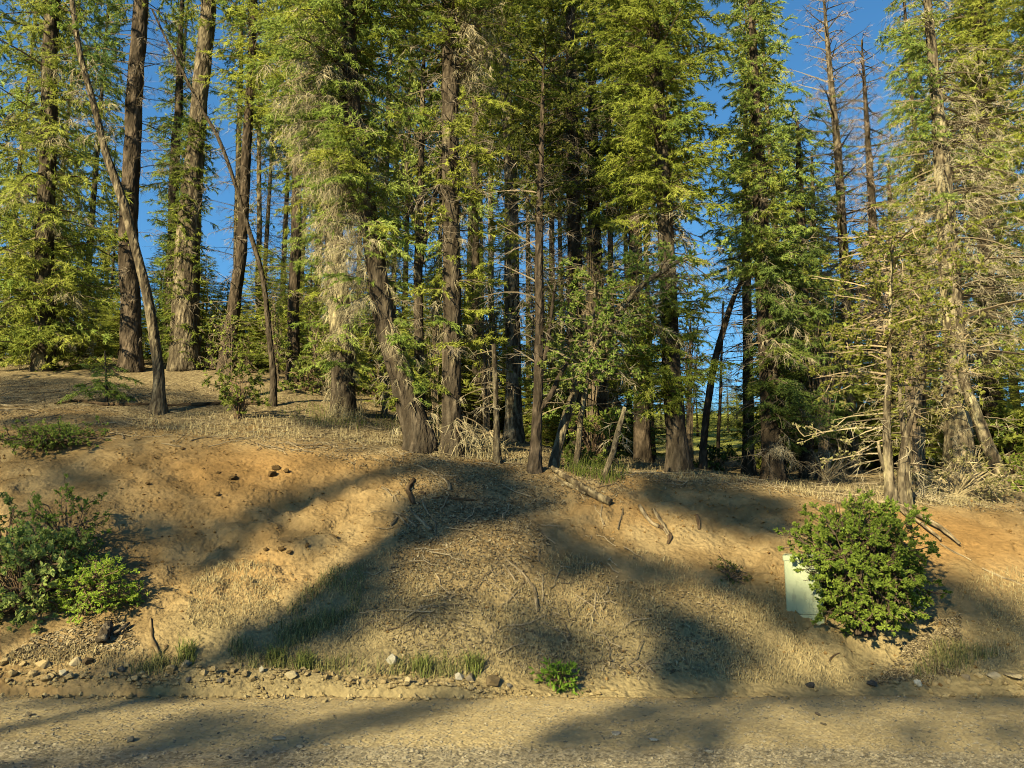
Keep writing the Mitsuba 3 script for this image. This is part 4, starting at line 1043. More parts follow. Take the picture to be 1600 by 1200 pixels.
tree('tall pine sleeved in dark foliage with bare tan upper trunk', [(287, 592, 46), (289, 480, 42), (295, 350, 36), (306, 220, 27), (316, 120, 26), (328, 0, 24), (340, -300, 16), (350, -620, 6)], 18.8, bark='tan', rough=.14, flare=.12, zones=[
    Z('fir', 195, 560, 100, (.55, .60), FIR_D, droop=.7, dens=1.2), Z('fir', 330, 520, 16, (.6, .6), FIR, droop=.7), Z('bare', 60, 560, 22, (.8, .8), BARE), Z('lichen', 420, 580, 14, (.4, .4), LICHEN), Z('pine', -620, -20, 28, (1.6, .5), PINE, k=1.8)])
tree('narrow light green fir behind the sleeved pine', [(262, 585, 20), (272, 300, 16), (284, 30, 8), (287, -60, 3)], 22, zones=[Z('fir', -60, 560, 90, (1.0, .35), FIR_Y, droop=.5)])
tree('bent dark trunk leaning right with sky around it', [(352, 585, 24), (366, 480, 20), (377, 380, 17), (388, 200, 15), (393, 60, 13), (398, -200, 10), (402, -450, 4)], 18.5, bark='dark', zones=[
    Z('bare', 150, 520, 26, (1.0, 1.0), BARE), Z('fir', -20, 200, 40, (1.0, 1.3), FIR_Y, droop=.5), Z('fir', -450, -20, 22, (1.3, .4), FIR, k=2)])
tree('thin tan trunk close to the bent dark trunk', [(371, 570, 10), (371, 400, 11), (374, 180, 8), (378, 20, 5)], 21, bark='tan', lichen=.4, zones=[Z('fir', 0, 170, 26, (.9, .6), FIR_Y), Z('bare', 180, 450, 14, (.7, .7), PALE)])
tree('thin curved leafless sapling sweeping up to the left', [(427, 634, 11), (419, 520, 9), (409, 430, 8), (386, 350, 7), (368, 290, 6), (340, 215, 6), (312, 165, 5), (285, 110, 5), (262, 65, 4), (238, 15, 3)], None, bark='brown', name='leafless_sapling', flare=.2, zones=[Z('bare', 20, 360, 16, (.5, .6), BARE, elev=25), Z('bare', 400, 600, 5, (.4, .4), BARE, elev=40)])
tree('straight dark trunk left of the mossy draped column', [(457, 606, 21), (460, 480, 18), (463, 380, 17), (466, 230, 14), (468, 60, 10), (470, -220, 5)], 17.5, bark='dark', zones=[
    Z('bare', 220, 480, 26, (.9, .9), BARE), Z('fir', -20, 270, 46, (1.1, 1.2), FIR_Y, droop=.6), Z('fir', -220, -20, 12, (1.0, .4), FIR, k=1.8)])
tree('thin tan pole tree between bent trunk and straight dark trunk', [(404, 606, 10), (404, 430, 9), (405, 260, 7), (407, 80, 4)], 21, bark='tan', lichen=.5, zones=[Z('bare', 120, 520, 24, (.7, .5), PALE), Z('fir', 60, 240, 16, (.7, .4), FIR)])
tree('curving fir with bare mossy trunk leaning left over the crest', [(657, 702, 42), (641, 640, 40), (619, 560, 37), (601, 490, 36), (590, 430, 32), (578, 340, 28), (562, 240, 26), (551, 150, 25), (545, 60, 23), (541, 0, 22), (538, -300, 15), (536, -650, 5)], None, bark='brown', lichen=.32, rough=.16, flare=.4, zones=[
    Z('lichen', 60, 470, 46, (.8, 1.3), LICHEN, az=LEFT, droop=1.1), Z('lichen', 100, 560, 26, (.5, .8), LICHEN, droop=.9), Z('fir', -20, 300, 46, (1.2, 1.5), FIR_Y, az=(180, 110), droop=.8), Z('fir', -20, 230, 13, (1.1, 1.4), FIR, az=(10, 60), droop=.8),
    Z('fir', 300, 400, 9, (.9, .8), FIR_Y, az=(-40, 60), droop=.8), Z('bare', 0, 200, 12, (1.3, 1.4), PALE, az=LEFT, droop=.7, thick=1.5), Z('lichen', 560, 700, 12, (.35, .35), LICHEN), Z('fir', 500, 640, 7, (.6, .5), FIR, az=(0, 60)), Z('fir', -650, -20, 34, (1.8, .5), FIR, k=1.8)])
tree('column shaped trunk draped in tan hanging moss', [(537, 655, 36), (534, 560, 36), (529, 480, 35), (522, 380, 30), (516, 280, 26), (512, 180, 18), (508, 60, 12), (505, -120, 5)], 14.5, bark='brown', lichen=.5, zones=[
    Z('lichen', 300, 560, 58, (.55, .60), LICHEN, elev=-25, droop=1.3, twig_droop=1.3), Z('fir', 280, 600, 20, (.8, .8), FIR_Y, droop=.8), Z('lichen', 560, 650, 22, (.55, .45), LICHEN, elev=-20, droop=1.2), Z('fir', 0, 330, 50, (.9, 1.0), FIR_Y, droop=.7), Z('lichen', 100, 330, 24, (.9, .9), LICHEN, droop=1.0)])
tree('slim oak with upright dark branches left of tall central trunk', [(661, 697, 17), (657, 600, 16), (655, 500, 15), (654, 400, 14), (657, 300, 11), (660, 200, 9), (662, 90, 5)], None, bark='brown', name='oak_tree', lichen=.3, extra_stems=[[(655, 420, 9), (672, 340, 8), (690, 260, 7), (700, 180, 4)], [(655, 380, 8), (640, 300, 7), (632, 220, 4)]], zones=[
    Z('leaf', 60, 420, 30, (.8, .6), OAK, elev=35, bark=(.05, .04, .03)), Z('bare', 130, 420, 16, (.7, .6), BARE, elev=45), Z('lichen', 500, 690, 14, (.4, .4), LICHEN), Z('fir', 540, 640, 8, (.6, .6), FIR)])
tree('tall straight central trunk at the crest of the bank', [(706, 708, 34), (706, 640, 29), (706, 500, 29), (705, 350, 28), (703, 200, 28), (702, 0, 25), (700, -300, 19), (698, -700, 6)], None, bark='brown', lichen=.25, rough=.13, flare=.35, zones=[
    Z('bare', 10, 340, 40, (.9, .9), BARE, droop=.6), Z('lichen', 10, 120, 16, (.9, 1.0), LICHEN, az=(0, 60)), Z('bare', 100, 150, 3, (1.0, 1.0), BARE, az=(-10, 20), elev=35, thick=2.6), Z('lichen', 330, 690, 16, (.35, .4), LICHEN), Z('bare', 640, 690, 8, (.8, .7), LICHEN, az=(-20, 60), droop=1.0),
    Z('fir', -20, 90, 14, (1.2, 1.3), FIR, droop=.6), Z('fir', 150, 560, 9, (1.0, 1.1), FIR_Y, droop=.7), Z('fir', -700, -20, 40, (1.9, .5), FIR, k=1.8)])
tree('short dead pole with broken top right of central trunk', [(777, 722, 12), (776, 640, 9), (774, 580, 8), (772, 538, 7)], None, bark='tan', name='dead_snag', flare=.3, zones=[Z('bare', 540, 640, 7, (.5, .5), PALE, az=(150, 80))])
tree('pale grey lichen spotted trunk in the centre', [(803, 674, 28), (802, 560, 24), (800, 420, 23), (799, 300, 21), (795, 200, 19), (790, 120, 16), (786, 0, 12), (782, -260, 5)], 15.5, bark='grey', lichen=.35, zones=[
    Z('bare', 120, 560, 36, (.9, .9), PALE), Z('fir', 230, 600, 10, (.9, 1.0), FIR_Y, droop=.7), Z('fir', -20, 230, 50, (1.2, 1.3), FIR_Y, droop=.6), Z('fir', -260, -20, 12, (1.1, .4), FIR, k=1.8)])
tree('thin brown trunk between central trunk and pale grey one', [(745, 655, 15), (743, 520, 14), (742, 400, 13), (742, 200, 11), (742, 0, 8), (742, -200, 4)], 18, zones=[Z('bare', 150, 560, 26, (.9, .8), BARE), Z('fir', -100, 190, 40, (1.2, .9), FIR, droop=.6)])
tree('thin grey trunk just left of pale grey lichen trunk', [(769, 650, 10), (768, 480, 10), (767, 300, 8), (766, 120, 5)], 20, bark='grey', zones=[Z('bare', 200, 560, 22, (.8, .7), BARE), Z('fir', 80, 260, 22, (.9, .6), FIR_D)])
tree('dark forked oak rising beside the split log', [(836, 737, 21), (838, 680, 17), (840, 600, 15), (842, 500, 14), (843, 400, 13), (845, 300, 11), (847, 200, 8), (849, 100, 4)], None, bark='dark', name='oak_tree', extra_stems=[[(838, 645, 9), (858, 622, 9), (872, 592, 8), (886, 566, 6)], [(841, 580, 8), (855, 545, 8), (860, 500, 6), (868, 440, 4)]], zones=[
    Z('bare', 260, 580, 22, (.8, .8), BARE, elev=25), Z('leaf', 60, 360, 24, (.9, .8), ((.05, .07, .015), (.15, .16, .035)), elev=25, bark=(.05, .04, .03)), Z('leaf', 500, 640, 6, (.5, .5), OAK, az=(0, 70))])
tree('arching oak with yellow green leaves bending to the right', [(866, 730, 16), (875, 690, 15), (884, 655, 15), (893, 628, 14), (908, 585, 12), (930, 540, 10), (958, 505, 10), (985, 465, 9), (1010, 440, 8), (1040, 422, 6), (1062, 405, 4)], None, bark='tan', lichen=.4, name='oak_tree', extra_stems=[[(899, 738, 10), (904, 700, 10), (908, 650, 9), (916, 600, 8), (925, 520, 6), (930, 440, 4)]], zones=[
    Z('leaf', 400, 600, 34, (.8, .9), OAK, elev=15, bark=(.16, .13, .09)), Z('leaf', 420, 640, 22, (.7, .7), OAK, stem=1, elev=15, bark=(.16, .13, .09)), Z('bare', 400, 600, 16, (.9, .9), PALE, elev=-10, droop=.8)])
tree('dark trunk thick with bare twigs right of the twin stemmed oak', [(905, 664, 26), (900, 560, 24), (897, 450, 24), (896, 330, 22), (894, 200, 20), (892, 80, 17), (890, 0, 15), (887, -250, 8), (886, -420, 3)], 15.5, bark='dark', zones=[
    Z('bare', 10, 480, 70, (1.1, .9), BARE, droop=.5), Z('lichen', 180, 560, 30, (.7, .7), BARE, droop=.9), Z('fir', 0, 300, 34, (1.2, 1.2), FIR, az=(170, 100), droop=.6), Z('fir', -420, -10, 20, (1.2, .4), FIR, k=1.8)])
tree('large leaning fir trunk right of centre with flared foot', [(1062, 740, 36), (1057, 680, 31), (1051, 600, 30), (1046, 500, 27), (1041, 400, 26), (1036, 300, 24), (1029, 180, 22), (1021, 50, 20), (1018, -20, 19), (1010, -300, 12), (1006, -520, 4)], None, bark='brown', lichen=.1, zones=[
    Z('fir', -20, 340, 70, (1.1, 1.3), FIR, droop=.6), Z('fir', 470, 640, 24, (.9, .9), FIR, az=(-120, 90), droop=.5), Z('bare', 320, 520, 22, (.9, .9), PALE, droop=.6), Z('fir', -520, -20, 26, (1.5, .4), FIR, k=1.8)])
tree('dark fir trunk with dense foliage left of the large leaning one', [(1003, 660, 25), (998, 560, 23), (994, 450, 22), (990, 330, 21), (986, 200, 18), (984, 60, 14), (982, -160, 6)], 16, bark='dark', zones=[
    Z('fir', -40, 340, 75, (1.2, 1.3), FIR_D, droop=.6), Z('bare', 320, 600, 20, (.9, .9), BARE), Z('fir', 420, 600, 14, (.9, .8), FIR, droop=.6), Z('fir', -160, -40, 8, (1, .4), FIR, k=1.8)])
tree('mossy brown trunk behind the arching oak', [(938, 668, 32), (934, 560, 29), (931, 450, 25), (928, 330, 20), (925, 150, 14), (922, -20, 8), (921, -160, 4)], 16.5, bark='brown', lichen=.4, zones=[
    Z('lichen', 330, 640, 30, (.6, .7), LICHEN, droop=.9), Z('fir', -100, 330, 60, (1.2, 1.0), FIR, droop=.6)])
tree('straight blackish trunk with thin bare side twigs at right', [(1170, 738, 20), (1169, 640, 17), (1168, 520, 15), (1166, 400, 13), (1165, 280, 10), (1164, 130, 5)], None, bark='dark', zones=[
    Z('bare', 320, 620, 34, (1.0, 1.0), BARE, az=(180, 80), droop=.3), Z('fir', 600, 700, 10, (.5, .5), FIR_D, az=LEFT), Z('fir', 100, 330, 24, (.7, .5), FIR_D)])
tree('big dark crowned fir standing right of the blackish trunk', [(1208, 742, 32), (1203, 640, 28), (1198, 520, 27), (1192, 400, 25), (1188, 300, 22), (1182, 180, 17), (1176, 60, 12), (1172, -60, 8), (1167, -220, 3)], 13.6, bark='dark', zones=[
    Z('fir', -220, 440, 130, (1.05, .50), FIR, droop=.5), Z('fir', 380, 690, 60, (1.1, 1.0), FIR_D, az=(-10, 110), droop=.7), Z('bare', 280, 720, 40, (1.0, .9), BARE, droop=.8), Z('lichen', 420, 720, 16, (.9, .8), PALE, az=(-10, 80), droop=1.0)])
tree('bent bare dark trunk silhouetted against meadow and sky', [(1099, 724, 13), (1102, 670, 11), (1108, 620, 11), (1116, 570, 11), (1126, 530, 10), (1136, 495, 9), (1146, 465, 8), (1160, 438, 6)], 14.2, bark='dark', name='bare_tree', flare=.2, zones=[Z('bare', 440, 600, 12, (.5, .5), BARE, elev=25)])
tree('very thin pole right of the bent bare trunk', [(1122, 705, 6), (1125, 630, 5), (1127, 560, 4), (1130, 470, 3)], 16, bark='dark', name='leafless_sapling', flare=.1, zones=[Z('bare', 480, 640, 8, (.4, .4), BARE)])
tree('thin dark sapling fir left of the bent bare trunk', [(1077, 705, 6), (1077, 630, 5), (1078, 560, 4), (1079, 500, 3)], 18, bark='dark', flare=.1, zones=[Z('fir', 510, 640, 18, (.6, .4), FIR_D), Z('bare', 520, 680, 8, (.5, .4), BARE)])
tree('taller bare dead snag against open sky at right', [(1327, 620, 17), (1320, 420, 15), (1314, 330, 14), (1309, 240, 12), (1302, 160, 10), (1294, 80, 8), (1289, 20, 5), (1286, -25, 2)], 18.5, bark='tan', name='dead_snag', zones=[
    Z('bare', -10, 520, 85, (1.8, .7), ((.11, .085, .075), (.28, .23, .19)), droop=.2, elev=5, elev_top=.5, thick=1.7, dens=1.3), Z('leaf', 140, 300, 10, (.3, .3), OAK)])
tree('shorter bare dead snag right of the taller one', [(1374, 620, 15), (1366, 420, 13), (1361, 300, 12), (1356, 220, 9), (1351, 140, 6), (1346, 62, 2)], 19.5, bark='brown', name='dead_snag', zones=[
    Z('bare', 70, 520, 80, (2.0, .6), ((.11, .08, .072), (.28, .22, .19)), droop=.2, elev=5, thick=1.7, dens=1.3)])
tree('huge tan dying conifer with sweeping twiggy branches at right', [(1502, 740, 44), (1496, 640, 38), (1490, 520, 33), (1482, 400, 30), (1474, 280, 26), (1466, 180, 20), (1457, 90, 16), (1449, 0, 12), (1441, -130, 4)], 14, bark='tan', lichen=.6, rough=.14, zones=[
    Z('lichen', 200, 500, 22, (1.3, 1.0), PALE, droop=.5, hang=.5, dens=.6), Z('bare', -120, 520, 70, (1.7, .5), PALE, droop=.4), Z('bare', 100, 560, 34, (2.3, 1.4), PALE, az=(-10, 60), elev=15, droop=.9, thick=1.6), Z('fir', 30, 230, 18, (.9, .8), FIR, az=(180, 60)), Z('fir', 300, 480, 5, (1.0, 1.0), FIR_Y, droop=.6), Z('lichen', 150, 560, 16, (1.1, .8), PALE, droop=.9, dens=.7), Z('lichen', 500, 730, 16, (.4, .4), PALE, droop=1.0), Z('leaf', 400, 660, 10, (.9, .9), OAK)])
tree('tall bright green fir filling the upper right corner', [(1545, 600, 28), (1540, 400, 24), (1535, 200, 20), (1530, 0, 15), (1525, -250, 7), (1523, -380, 3)], 18, bark='brown', zones=[
    Z('fir', -20, 300, 80, (2.0, 1.7), FIR_Y, droop=.5), Z('fir', 300, 560, 12, (1.6, 1.6), FIR, droop=.7), Z('bare', 100, 560, 50, (1.7, 1.6), PALE, droop=.6), Z('fir', -380, -20, 20, (1.6, .4), FIR_Y, k=1.8)])
tree('leafy fir partly beyond the right edge', [(1640, 640, 26), (1636, 400, 23), (1632, 200, 18), (1628, 0, 13), (1624, -250, 5)], 16, zones=[Z('fir', -20, 600, 44, (1.5, 1.4), FIR_Y, droop=.6), Z('bare', 60, 560, 50, (1.7, 1.5), PALE, droop=.6), Z('fir', -250, -20, 12, (1.3, .4), FIR_Y, k=1.8)])
tree('pale several stemmed oak with few leaves behind the round bush', [(1395, 789, 19), (1389, 740, 15), (1386, 690, 13), (1386, 640, 11), (1389, 580, 9), (1390, 520, 7), (1392, 440, 5), (1395, 370, 3)], None, bark='tan', lichen=.5, name='oak_tree', extra_stems=[
    [(1410, 790, 14), (1409, 740, 12), (1412, 700, 11), (1425, 650, 9), (1440, 600, 7), (1450, 540, 4)], [(1420, 785, 12), (1417, 735, 11), (1414, 690, 9), (1408, 640, 7), (1404, 560, 4)], [(1391, 750, 7), (1378, 722, 6), (1372, 690, 5)]], zones=[
    Z('bare', 520, 740, 8, (.7, .6), PALE, elev=10), Z('leaf', 350, 600, 46, (.9, .9), ((.11, .125, .025), (.23, .23, .06)), elev=15, leaf=.038, bark=(.2, .16, .11)), Z('leaf', 480, 660, 18, (.8, .8), ((.16, .15, .06), (.28, .25, .12)), stem=1, elev=10, leaf=.036, bark=(.2, .16, .11)),
    Z('leaf', 640, 720, 4, (1.0, .9), ((.20, .19, .09), (.34, .32, .17)), az=(175, 35), elev=8, leaf=.034, leaves=5, bark=(.24, .2, .14)), Z('bare', 560, 740, 8, (.6, .6), PALE, stem=1)])
tree('lichen crusted tan trunk between the pale oak and the huge conifer', [(1432, 745, 28), (1432, 650, 25), (1434, 560, 24), (1436, 450, 20), (1438, 330, 14), (1440, 200, 6)], 14.8, bark='tan', lichen=.7, zones=[
    Z('lichen', 300, 740, 20, (.4, .4), PALE, droop=.8, dens=.7), Z('fir', 220, 480, 24, (.9, .7), FIR_Y, droop=.5)])
tree('pale broken trunk leaning against the huge tan conifer', [(1564, 748, 21), (1545, 700, 19), (1530, 660, 18), (1515, 620, 16), (1504, 590, 13)], 13.2, bark='tan', lichen=.5, name='leaning_dead_trunk', flare=.1, zones=[Z('bare', 600, 720, 6, (.6, .6), PALE)])
tree('shadowy fir right of the big dark crowned fir', [(1262, 742, 22), (1258, 600, 20), (1254, 450, 17), (1250, 300, 12), (1246, 190, 4)], 15.5, bark='dark', zones=[Z('fir', 190, 690, 75, (1.1, .6), FIR_D, droop=.6), Z('bare', 400, 730, 24, (1.0, .9), BARE, droop=.7)])
tree('light green fir behind the gap right of the dark crowned fir', [(1278, 720, 16), (1274, 500, 14), (1271, 350, 9), (1268, 240, 3)], 19, zones=[Z('fir', 240, 640, 75, (1.2, .3), FIR_Y, droop=.5)])
tree('mid green young fir below the two dead snags', [(1398, 700, 15), (1394, 500, 12), (1391, 350, 8), (1388, 250, 3)], 21, zones=[Z('fir', 250, 620, 80, (1.5, .35), FIR, droop=.5), Z('bare', 300, 560, 14, (1.4, .7), PALE)])
tree('little yellow green fir sapling at the left forest edge', [(166, 628, 5), (166, 600, 4), (165, 570, 3), (164, 548, 2)], None, name='fir_sapling', flare=.1, rough=.02, zones=[Z('fir', 552, 618, 16, (.75, .12), FIR_Y, droop=.3, dens=1.3)])
tree('slanting pale dead stem beside the green grass tufts', [(944, 748, 11), (950, 728, 9), (958, 705, 9), (964, 680, 9), (971, 655, 8), (976, 636, 6)], None, bark='tan', lichen=.4, name='dead_snag', flare=.2, zones=[Z('bare', 640, 700, 4, (.3, .3), PALE)])

# deeper in the forest: trunks with high crowns, sky between them
def where(x):
    return 'left pines' if x < 420 else 'central trunks' if x < 800 else 'oaks right of centre' if x < 1120 else 'right hand conifers'


bg = [(25, 26, 12, 420), (118, 27, 11, 480), (245, 30, 10, 300), (432, 25, 9, 260), (488, 27, 12, 330), (588, 24, 14, 350), (628, 27, 10, 330), (684, 28, 9, 340), (728, 24, 12, 260), (826, 25, 9, 280), (862, 22, 12, 330), (880, 28, 9, 300),
      (958, 26, 12, 350), (1018, 27, 10, 360), (1232, 26, 12, 420), (1470, 26, 12, 420), (1590, 25, 12, 470), (-10, 30, 10, 430), (555, 30, 9, 330), (650, 32, 9, 300), (790, 33, 9, 260), (460, 33, 9, 260), (520, 34, 9, 330), (610, 35, 8, 340), (705, 34, 8, 300), (755, 35, 8, 300),
      (845, 34, 8, 330), (910, 33, 9, 340), (985, 34, 9, 380), (1050, 32, 9, 330), (60, 33, 9, 480), (150, 34, 8, 560), (400, 33, 8, 220), (1200, 33, 9, 420), (1560, 32, 9, 480)]
for i, (x, Yb, w, low) in enumerate(bg):
    dense = low >= 400
    hue_ = ['blackish', 'brown', 'tan'][i % 3]
    forest_tree(f'low branched conifer with {hue_} trunk deep behind the {where(x)}' if dense else f'slim high crowned conifer with {hue_} trunk deep behind the {where(x)}', 'conifer_tree', ('low branched' if dense else 'high crowned') + f' {hue_} conifers deep behind the {where(x)}',
                ['tall_light', 'tall_mid', 'tall_light', 'tall_dark'][i % 4], x, Yb, 660 if x < 900 else 690, -230 if not (120 < x < 215) else 200, low, w, i + 500, .9, ['dark', 'brown', 'tan'][i % 3], .9)
for x, Yb, topr in [(1300, 30, 330), (1345, 34, 400), (1420, 31, 330), (1380, 33, 300)]:
    forest_tree('small crowned conifer standing deep behind the dead snags', 'conifer_tree', 'conifers deep behind the dead snags', 'low_mid', x, Yb, 690, topr, 600, 9, x, 1.3)
for x, Yb, topr, pr in [(1034, 52, 590, 'low_light'), (1052, 60, 610, 'low_mid'), (1090, 48, 600, 'low_light'), (1108, 66, 625, 'low_light'), (1138, 55, 585, 'low_mid'), (1152, 62, 605, 'low_light'), (905, 50, 590, 'low_light'), (875, 58, 600, 'low_mid'), (745, 55, 590, 'low_light'), (792, 60, 610, 'low_light')]:
    forest_tree('small sunlit conifer on the meadow slope far behind the trunks', 'conifer_tree', 'small conifers on the far meadow slope', pr, x, Yb, 670, topr, 690, 4, x, 1.6)
for i, (x, Yb) in enumerate([(-170, 22), (-260, 18), (-330, 27), (-430, 20), (-560, 24), (-700, 19), (1720, 20), (1800, 16), (1880, 25), (1990, 19), (2120, 22), (2280, 18)]):
    side = 'left' if x < 0 else 'right'
    forest_tree(f'conifer standing farther along the bank to the {side}', 'conifer_tree', f'conifers farther along the bank to the {side}', ['tall_mid', 'tall_light', 'tall_dark'][i % 3], x, Yb, 640, -260, 520, 18, x + 4000, 1.1)
young = [(305, 20, 440), (345, 21, 480), (408, 20, 430), (448, 19, 440), (480, 20, 400), (515, 19, 460), (575, 18, 420), (612, 19, 400), (678, 18, 460), (722, 19, 450), (752, 20, 430), (785, 22, 520), (855, 19, 430), (888, 18, 460), (925, 19, 400), (965, 19, 440), (90, 22, 470), (180, 22, 500), (290, 24, 500), (375, 24, 520), (425, 21, 540), (470, 23, 470), (545, 21, 540), (585, 22, 500), (625, 21, 540), (660, 24, 470), (690, 22, 540), (715, 26, 470), (748, 22, 560), (880, 25, 450), (915, 20, 540), (950, 22, 520), (1225, 19, 480), (1262, 22, 360), (1335, 19, 500), (1385, 22, 430), (1440, 19, 480), (1495, 20, 420), (1550, 18, 480),
         (18, 24, 400), (62, 27, 340), (112, 23, 430), (160, 26, 330), (238, 24, 420), (262, 28, 360), (312, 26, 470), (345, 29, 520), (415, 26, 480), (440, 23, 500), (492, 26, 430), (560, 24, 470), (606, 27, 420), (640, 23, 520), (676, 26, 430),
         (732, 24, 510), (770, 28, 560), (862, 24, 480), (900, 22, 500), (930, 26, 420), (1236, 22, 400), (1290, 20, 460), (1318, 24, 430), (1352, 22, 480), (1412, 25, 400), (1462, 21, 470), (1520, 23, 420), (1568, 20, 460), (1600, 22, 380)]
for i, (x, Yb, topr) in enumerate(young):
    tone = ['light yellow green', 'mid green', 'light yellow green', 'dark green'][i % 4]
    forest_tree(f'{tone} bushy young fir in the understorey behind the {where(x)}', 'young_fir', f'{tone} young firs behind the {where(x)}', ['low_light', 'low_mid', 'low_light', 'low_dark'][i % 4], x, Yb, 640 if x < 700 else 690, topr - 40, 660 if x < 700 else 710, 6, x, 1.1 + .3 * (i % 3) / 2)

# ------------------------------------------------------------------ the trees over the road, whose shade falls on road and bank
# the patches of shade, as the crowns have to cast them
def halves(x0, pts):
    return [(x0 + x / 2, 656 + y / 2) for x, y in pts]


SHADE = [(halves(0, q), d, *lo) for q, d, *lo in [
    ([(180, 130), (240, 140), (340, 190), (300, 215), (200, 190)], .5), ([(420, 300), (520, 290), (640, 325), (560, 345), (470, 330)], .6), ([(900, 340), (1000, 368), (960, 388)], .6),
    ([(600, 440), (640, 400), (700, 370), (830, 270), (960, 220), (1160, 170), (1280, 130), (1290, 150), (1100, 200), (960, 240), (860, 290), (780, 340), (650, 430)], 1.5),
    ([(1280, 110), (1400, 125), (1600, 150), (1600, 230), (1500, 240), (1530, 210), (1430, 175), (1330, 150)], 1.0),
    ([(690, 740), (740, 690), (900, 590), (1080, 470), (1240, 370), (1220, 300), (1300, 240), (1480, 255), (1590, 260), (1560, 330), (1440, 360), (1300, 410), (1230, 480), (1180, 560), (1100, 680), (950, 720), (800, 750)], 1.2),
    ([(1200, 580), (1340, 580), (1460, 620), (1420, 690), (1300, 670), (1200, 640)], .35), ([(420, 800), (560, 770), (620, 760), (560, 820), (440, 830)], .6, 1), ([(290, 800), (400, 770), (420, 800), (300, 830)], .6, 1),
    ([(0, 875), (160, 858), (400, 866), (600, 868), (300, 876), (120, 884), (0, 885)], .35, 1), ([(380, 1030), (520, 960), (640, 915), (720, 915), (860, 960), (1080, 940), (1300, 895), (1480, 870), (1480, 895), (1300, 950), (1120, 995), (900, 1025), (560, 1030)], .5, 1), ([(0, 1072), (500, 1078), (860, 1072), (940, 1088), (0, 1088)], .4, 1)]]
SHADE += [([(0, 592), (100, 590), (210, 606), (400, 632), (300, 643), (120, 626), (0, 634)], .45), ([(470, 656), (640, 654), (620, 672), (480, 668)], .45), ([(0, 652), (150, 655), (280, 664), (140, 668), (0, 662)], .35), ([(1000, 745), (1180, 738), (1360, 752), (1200, 760), (1040, 756)], .5)]
SHADE += [(halves(800, q), d, *lo) for q, d, *lo in [
    ([(60, 330), (180, 330), (260, 420), (420, 430), (560, 480), (560, 520), (400, 480), (240, 470), (150, 500), (80, 450)], .9), ([(0, 180), (90, 200), (120, 260), (60, 290), (0, 280)], .6), ([(560, 460), (700, 470), (860, 560), (950, 620), (1000, 680), (920, 650), (820, 600), (680, 550)], .8),
    ([(280, 520), (420, 560), (560, 620), (680, 700), (820, 740), (760, 770), (650, 760), (680, 830), (560, 840), (440, 770), (430, 690), (380, 620)], 1.0), ([(0, 600), (120, 630), (260, 700), (330, 760), (200, 800), (0, 740)], .6), ([(400, 210), (620, 200), (860, 260), (880, 370), (780, 360), (640, 330), (520, 280), (420, 260)], 1.0),
    ([(1300, 520), (1420, 540), (1600, 590), (1600, 650), (1480, 640), (1380, 600)], .7), ([(1400, 680), (1600, 700), (1600, 760), (1400, 780), (1350, 740)], .5), ([(1080, 770), (1280, 800), (1320, 780), (1400, 800), (1120, 815)], .7),
    ([(100, 985), (340, 885), (540, 880), (540, 920), (700, 960), (660, 1025), (400, 1035), (40, 1025)], .5, 1), ([(560, 872), (1100, 862), (1600, 872), (1600, 905), (1440, 892), (1200, 884), (1000, 898), (700, 892)], .45, 1), ([(1220, 968), (1310, 974), (1300, 1000), (1230, 994)], .4, 1), ([(1510, 930), (1600, 940), (1600, 1015), (1520, 990)], .4, 1)]]
rng = np.random.default_rng(77)
spots = []
spread_ = []
for poly, dens, *low in SHADE:
    G = ground_many(*in_poly(poly, 900, rng))
    # thin out to even spacing over the ground, seen from the sun
    ex = unit(np.cross(SUN, [0, 0, 1.0])); ey = np.cross(ex, SUN)
    uv = np.stack([G @ ex, G @ ey], 1)
    keep = []
    for i in range(len(uv)):
        if all(np.hypot(*(uv[i] - uv[j])) > .15 / math.sqrt(dens) for j in keep):
            keep.append(i)
    spots.append(G[keep])
    spread_.append(np.full(len(keep), .085 if low else .10))
spots = np.vstack(spots)
spread_ = np.concatenate(spread_)
ah = np.array([math.cos(SUN_AZ), math.sin(SUN_AZ)]); aq = np.array([ah[1], -ah[0]])


def trunk_site(px, py, back):
    g = ground(px, py)[:2]
    return g - ah * back


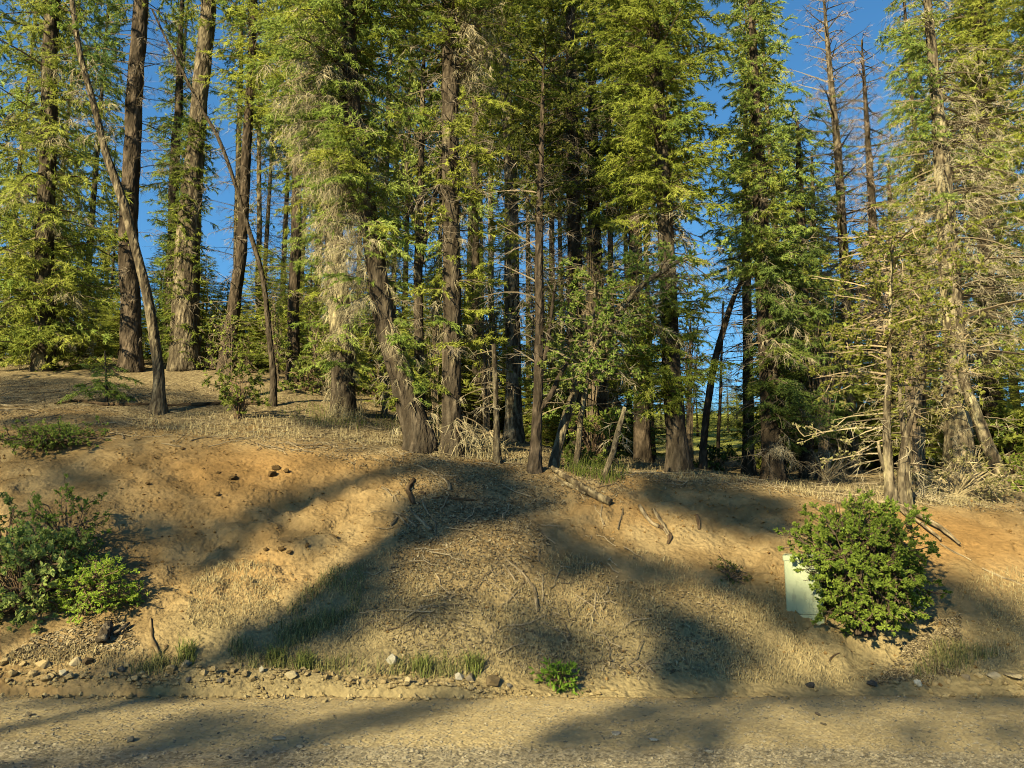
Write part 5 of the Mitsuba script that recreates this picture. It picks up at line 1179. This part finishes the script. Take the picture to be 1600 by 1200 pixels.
SITES = [(trunk_site(330, 835, 18.5), 'first'), (trunk_site(500, 915, 17.5), 'second'), (trunk_site(1660, 1020, 18.0), 'third')]
owner, place_ = [], []
hd = math.cos(SUN_EL)
for g in spots:
    k_ = int(np.argmin([abs((g[:2] - t) @ aq) for t, _ in SITES]))
    owner.append(k_); place_.append(g + SUN * ((g[:2] - SITES[k_][0]) @ ah / hd + rng.normal(0, .9)))
owner, place_ = np.array(owner), np.array(place_)
for k_, ((x, y), nm) in enumerate(SITES):
    x, y = float(x), float(y)
    key = thing('oak_tree', f'roadside oak on the camera side of the road, {nm} of its row', 'tree')
    mine = place_[owner == k_]
    top = float(mine[:, 2].max()) + .8
    zs = np.linspace(-.3, top, 24)
    P = np.stack([x + .18 * np.sin(zs * .7 + k_), y + .18 * np.cos(zs * .6 + k_), zs], -1)
    V, F, ridge = tube(P, np.linspace(.13, .03, 24), 10, .12, k_, .4, 6)
    part(key, 'trunk', V, F, bark_colors(V, ridge, *BARK['brown'], np.random.default_rng(k_)), 'bark_bsdf', True)
    r = np.random.default_rng(900 + k_)
    b = np.stack([np.interp(np.clip(mine[:, 2] - np.hypot(mine[:, 0] - x, mine[:, 1] - y) * .6, 1.5, top), zs, P[:, c]) for c in range(3)], -1)
    u = np.linspace(0, 1, 6)[None, :, None]
    mid = (b + mine) / 2 - [0, 0, .15]
    lines = b[:, None] * (1 - u) ** 2 + 2 * u * (1 - u) * mid[:, None] + u ** 2 * mine[:, None]
    V, F = sticks(lines, np.full(len(b), .010), np.full(len(b), .006), 4)
    part(key, 'branchwork', V, F, np.full(V.shape, .08))
    n = 62
    c = np.repeat(mine, n, axis=0)
    p = c + r.normal(0, 1, c.shape) * np.repeat(spread_[owner == k_], n)[:, None]
    d = unit(r.normal(0, 1, p.shape)); w = unit(np.cross(d, r.normal(0, 1, p.shape)))
    V = np.stack([p, p + d * .06 + w * .03, p + d * .13, p + d * .06 - w * .03], 1).reshape(-1, 3)
    i = np.arange(len(p))[:, None] * 4
    part(key, 'crown', V, np.vstack([i + [0, 1, 2], i + [0, 2, 3]]), np.repeat(np.array([.06, .08, .02]) + r.random((len(p), 1)) * .06, 4, axis=0))
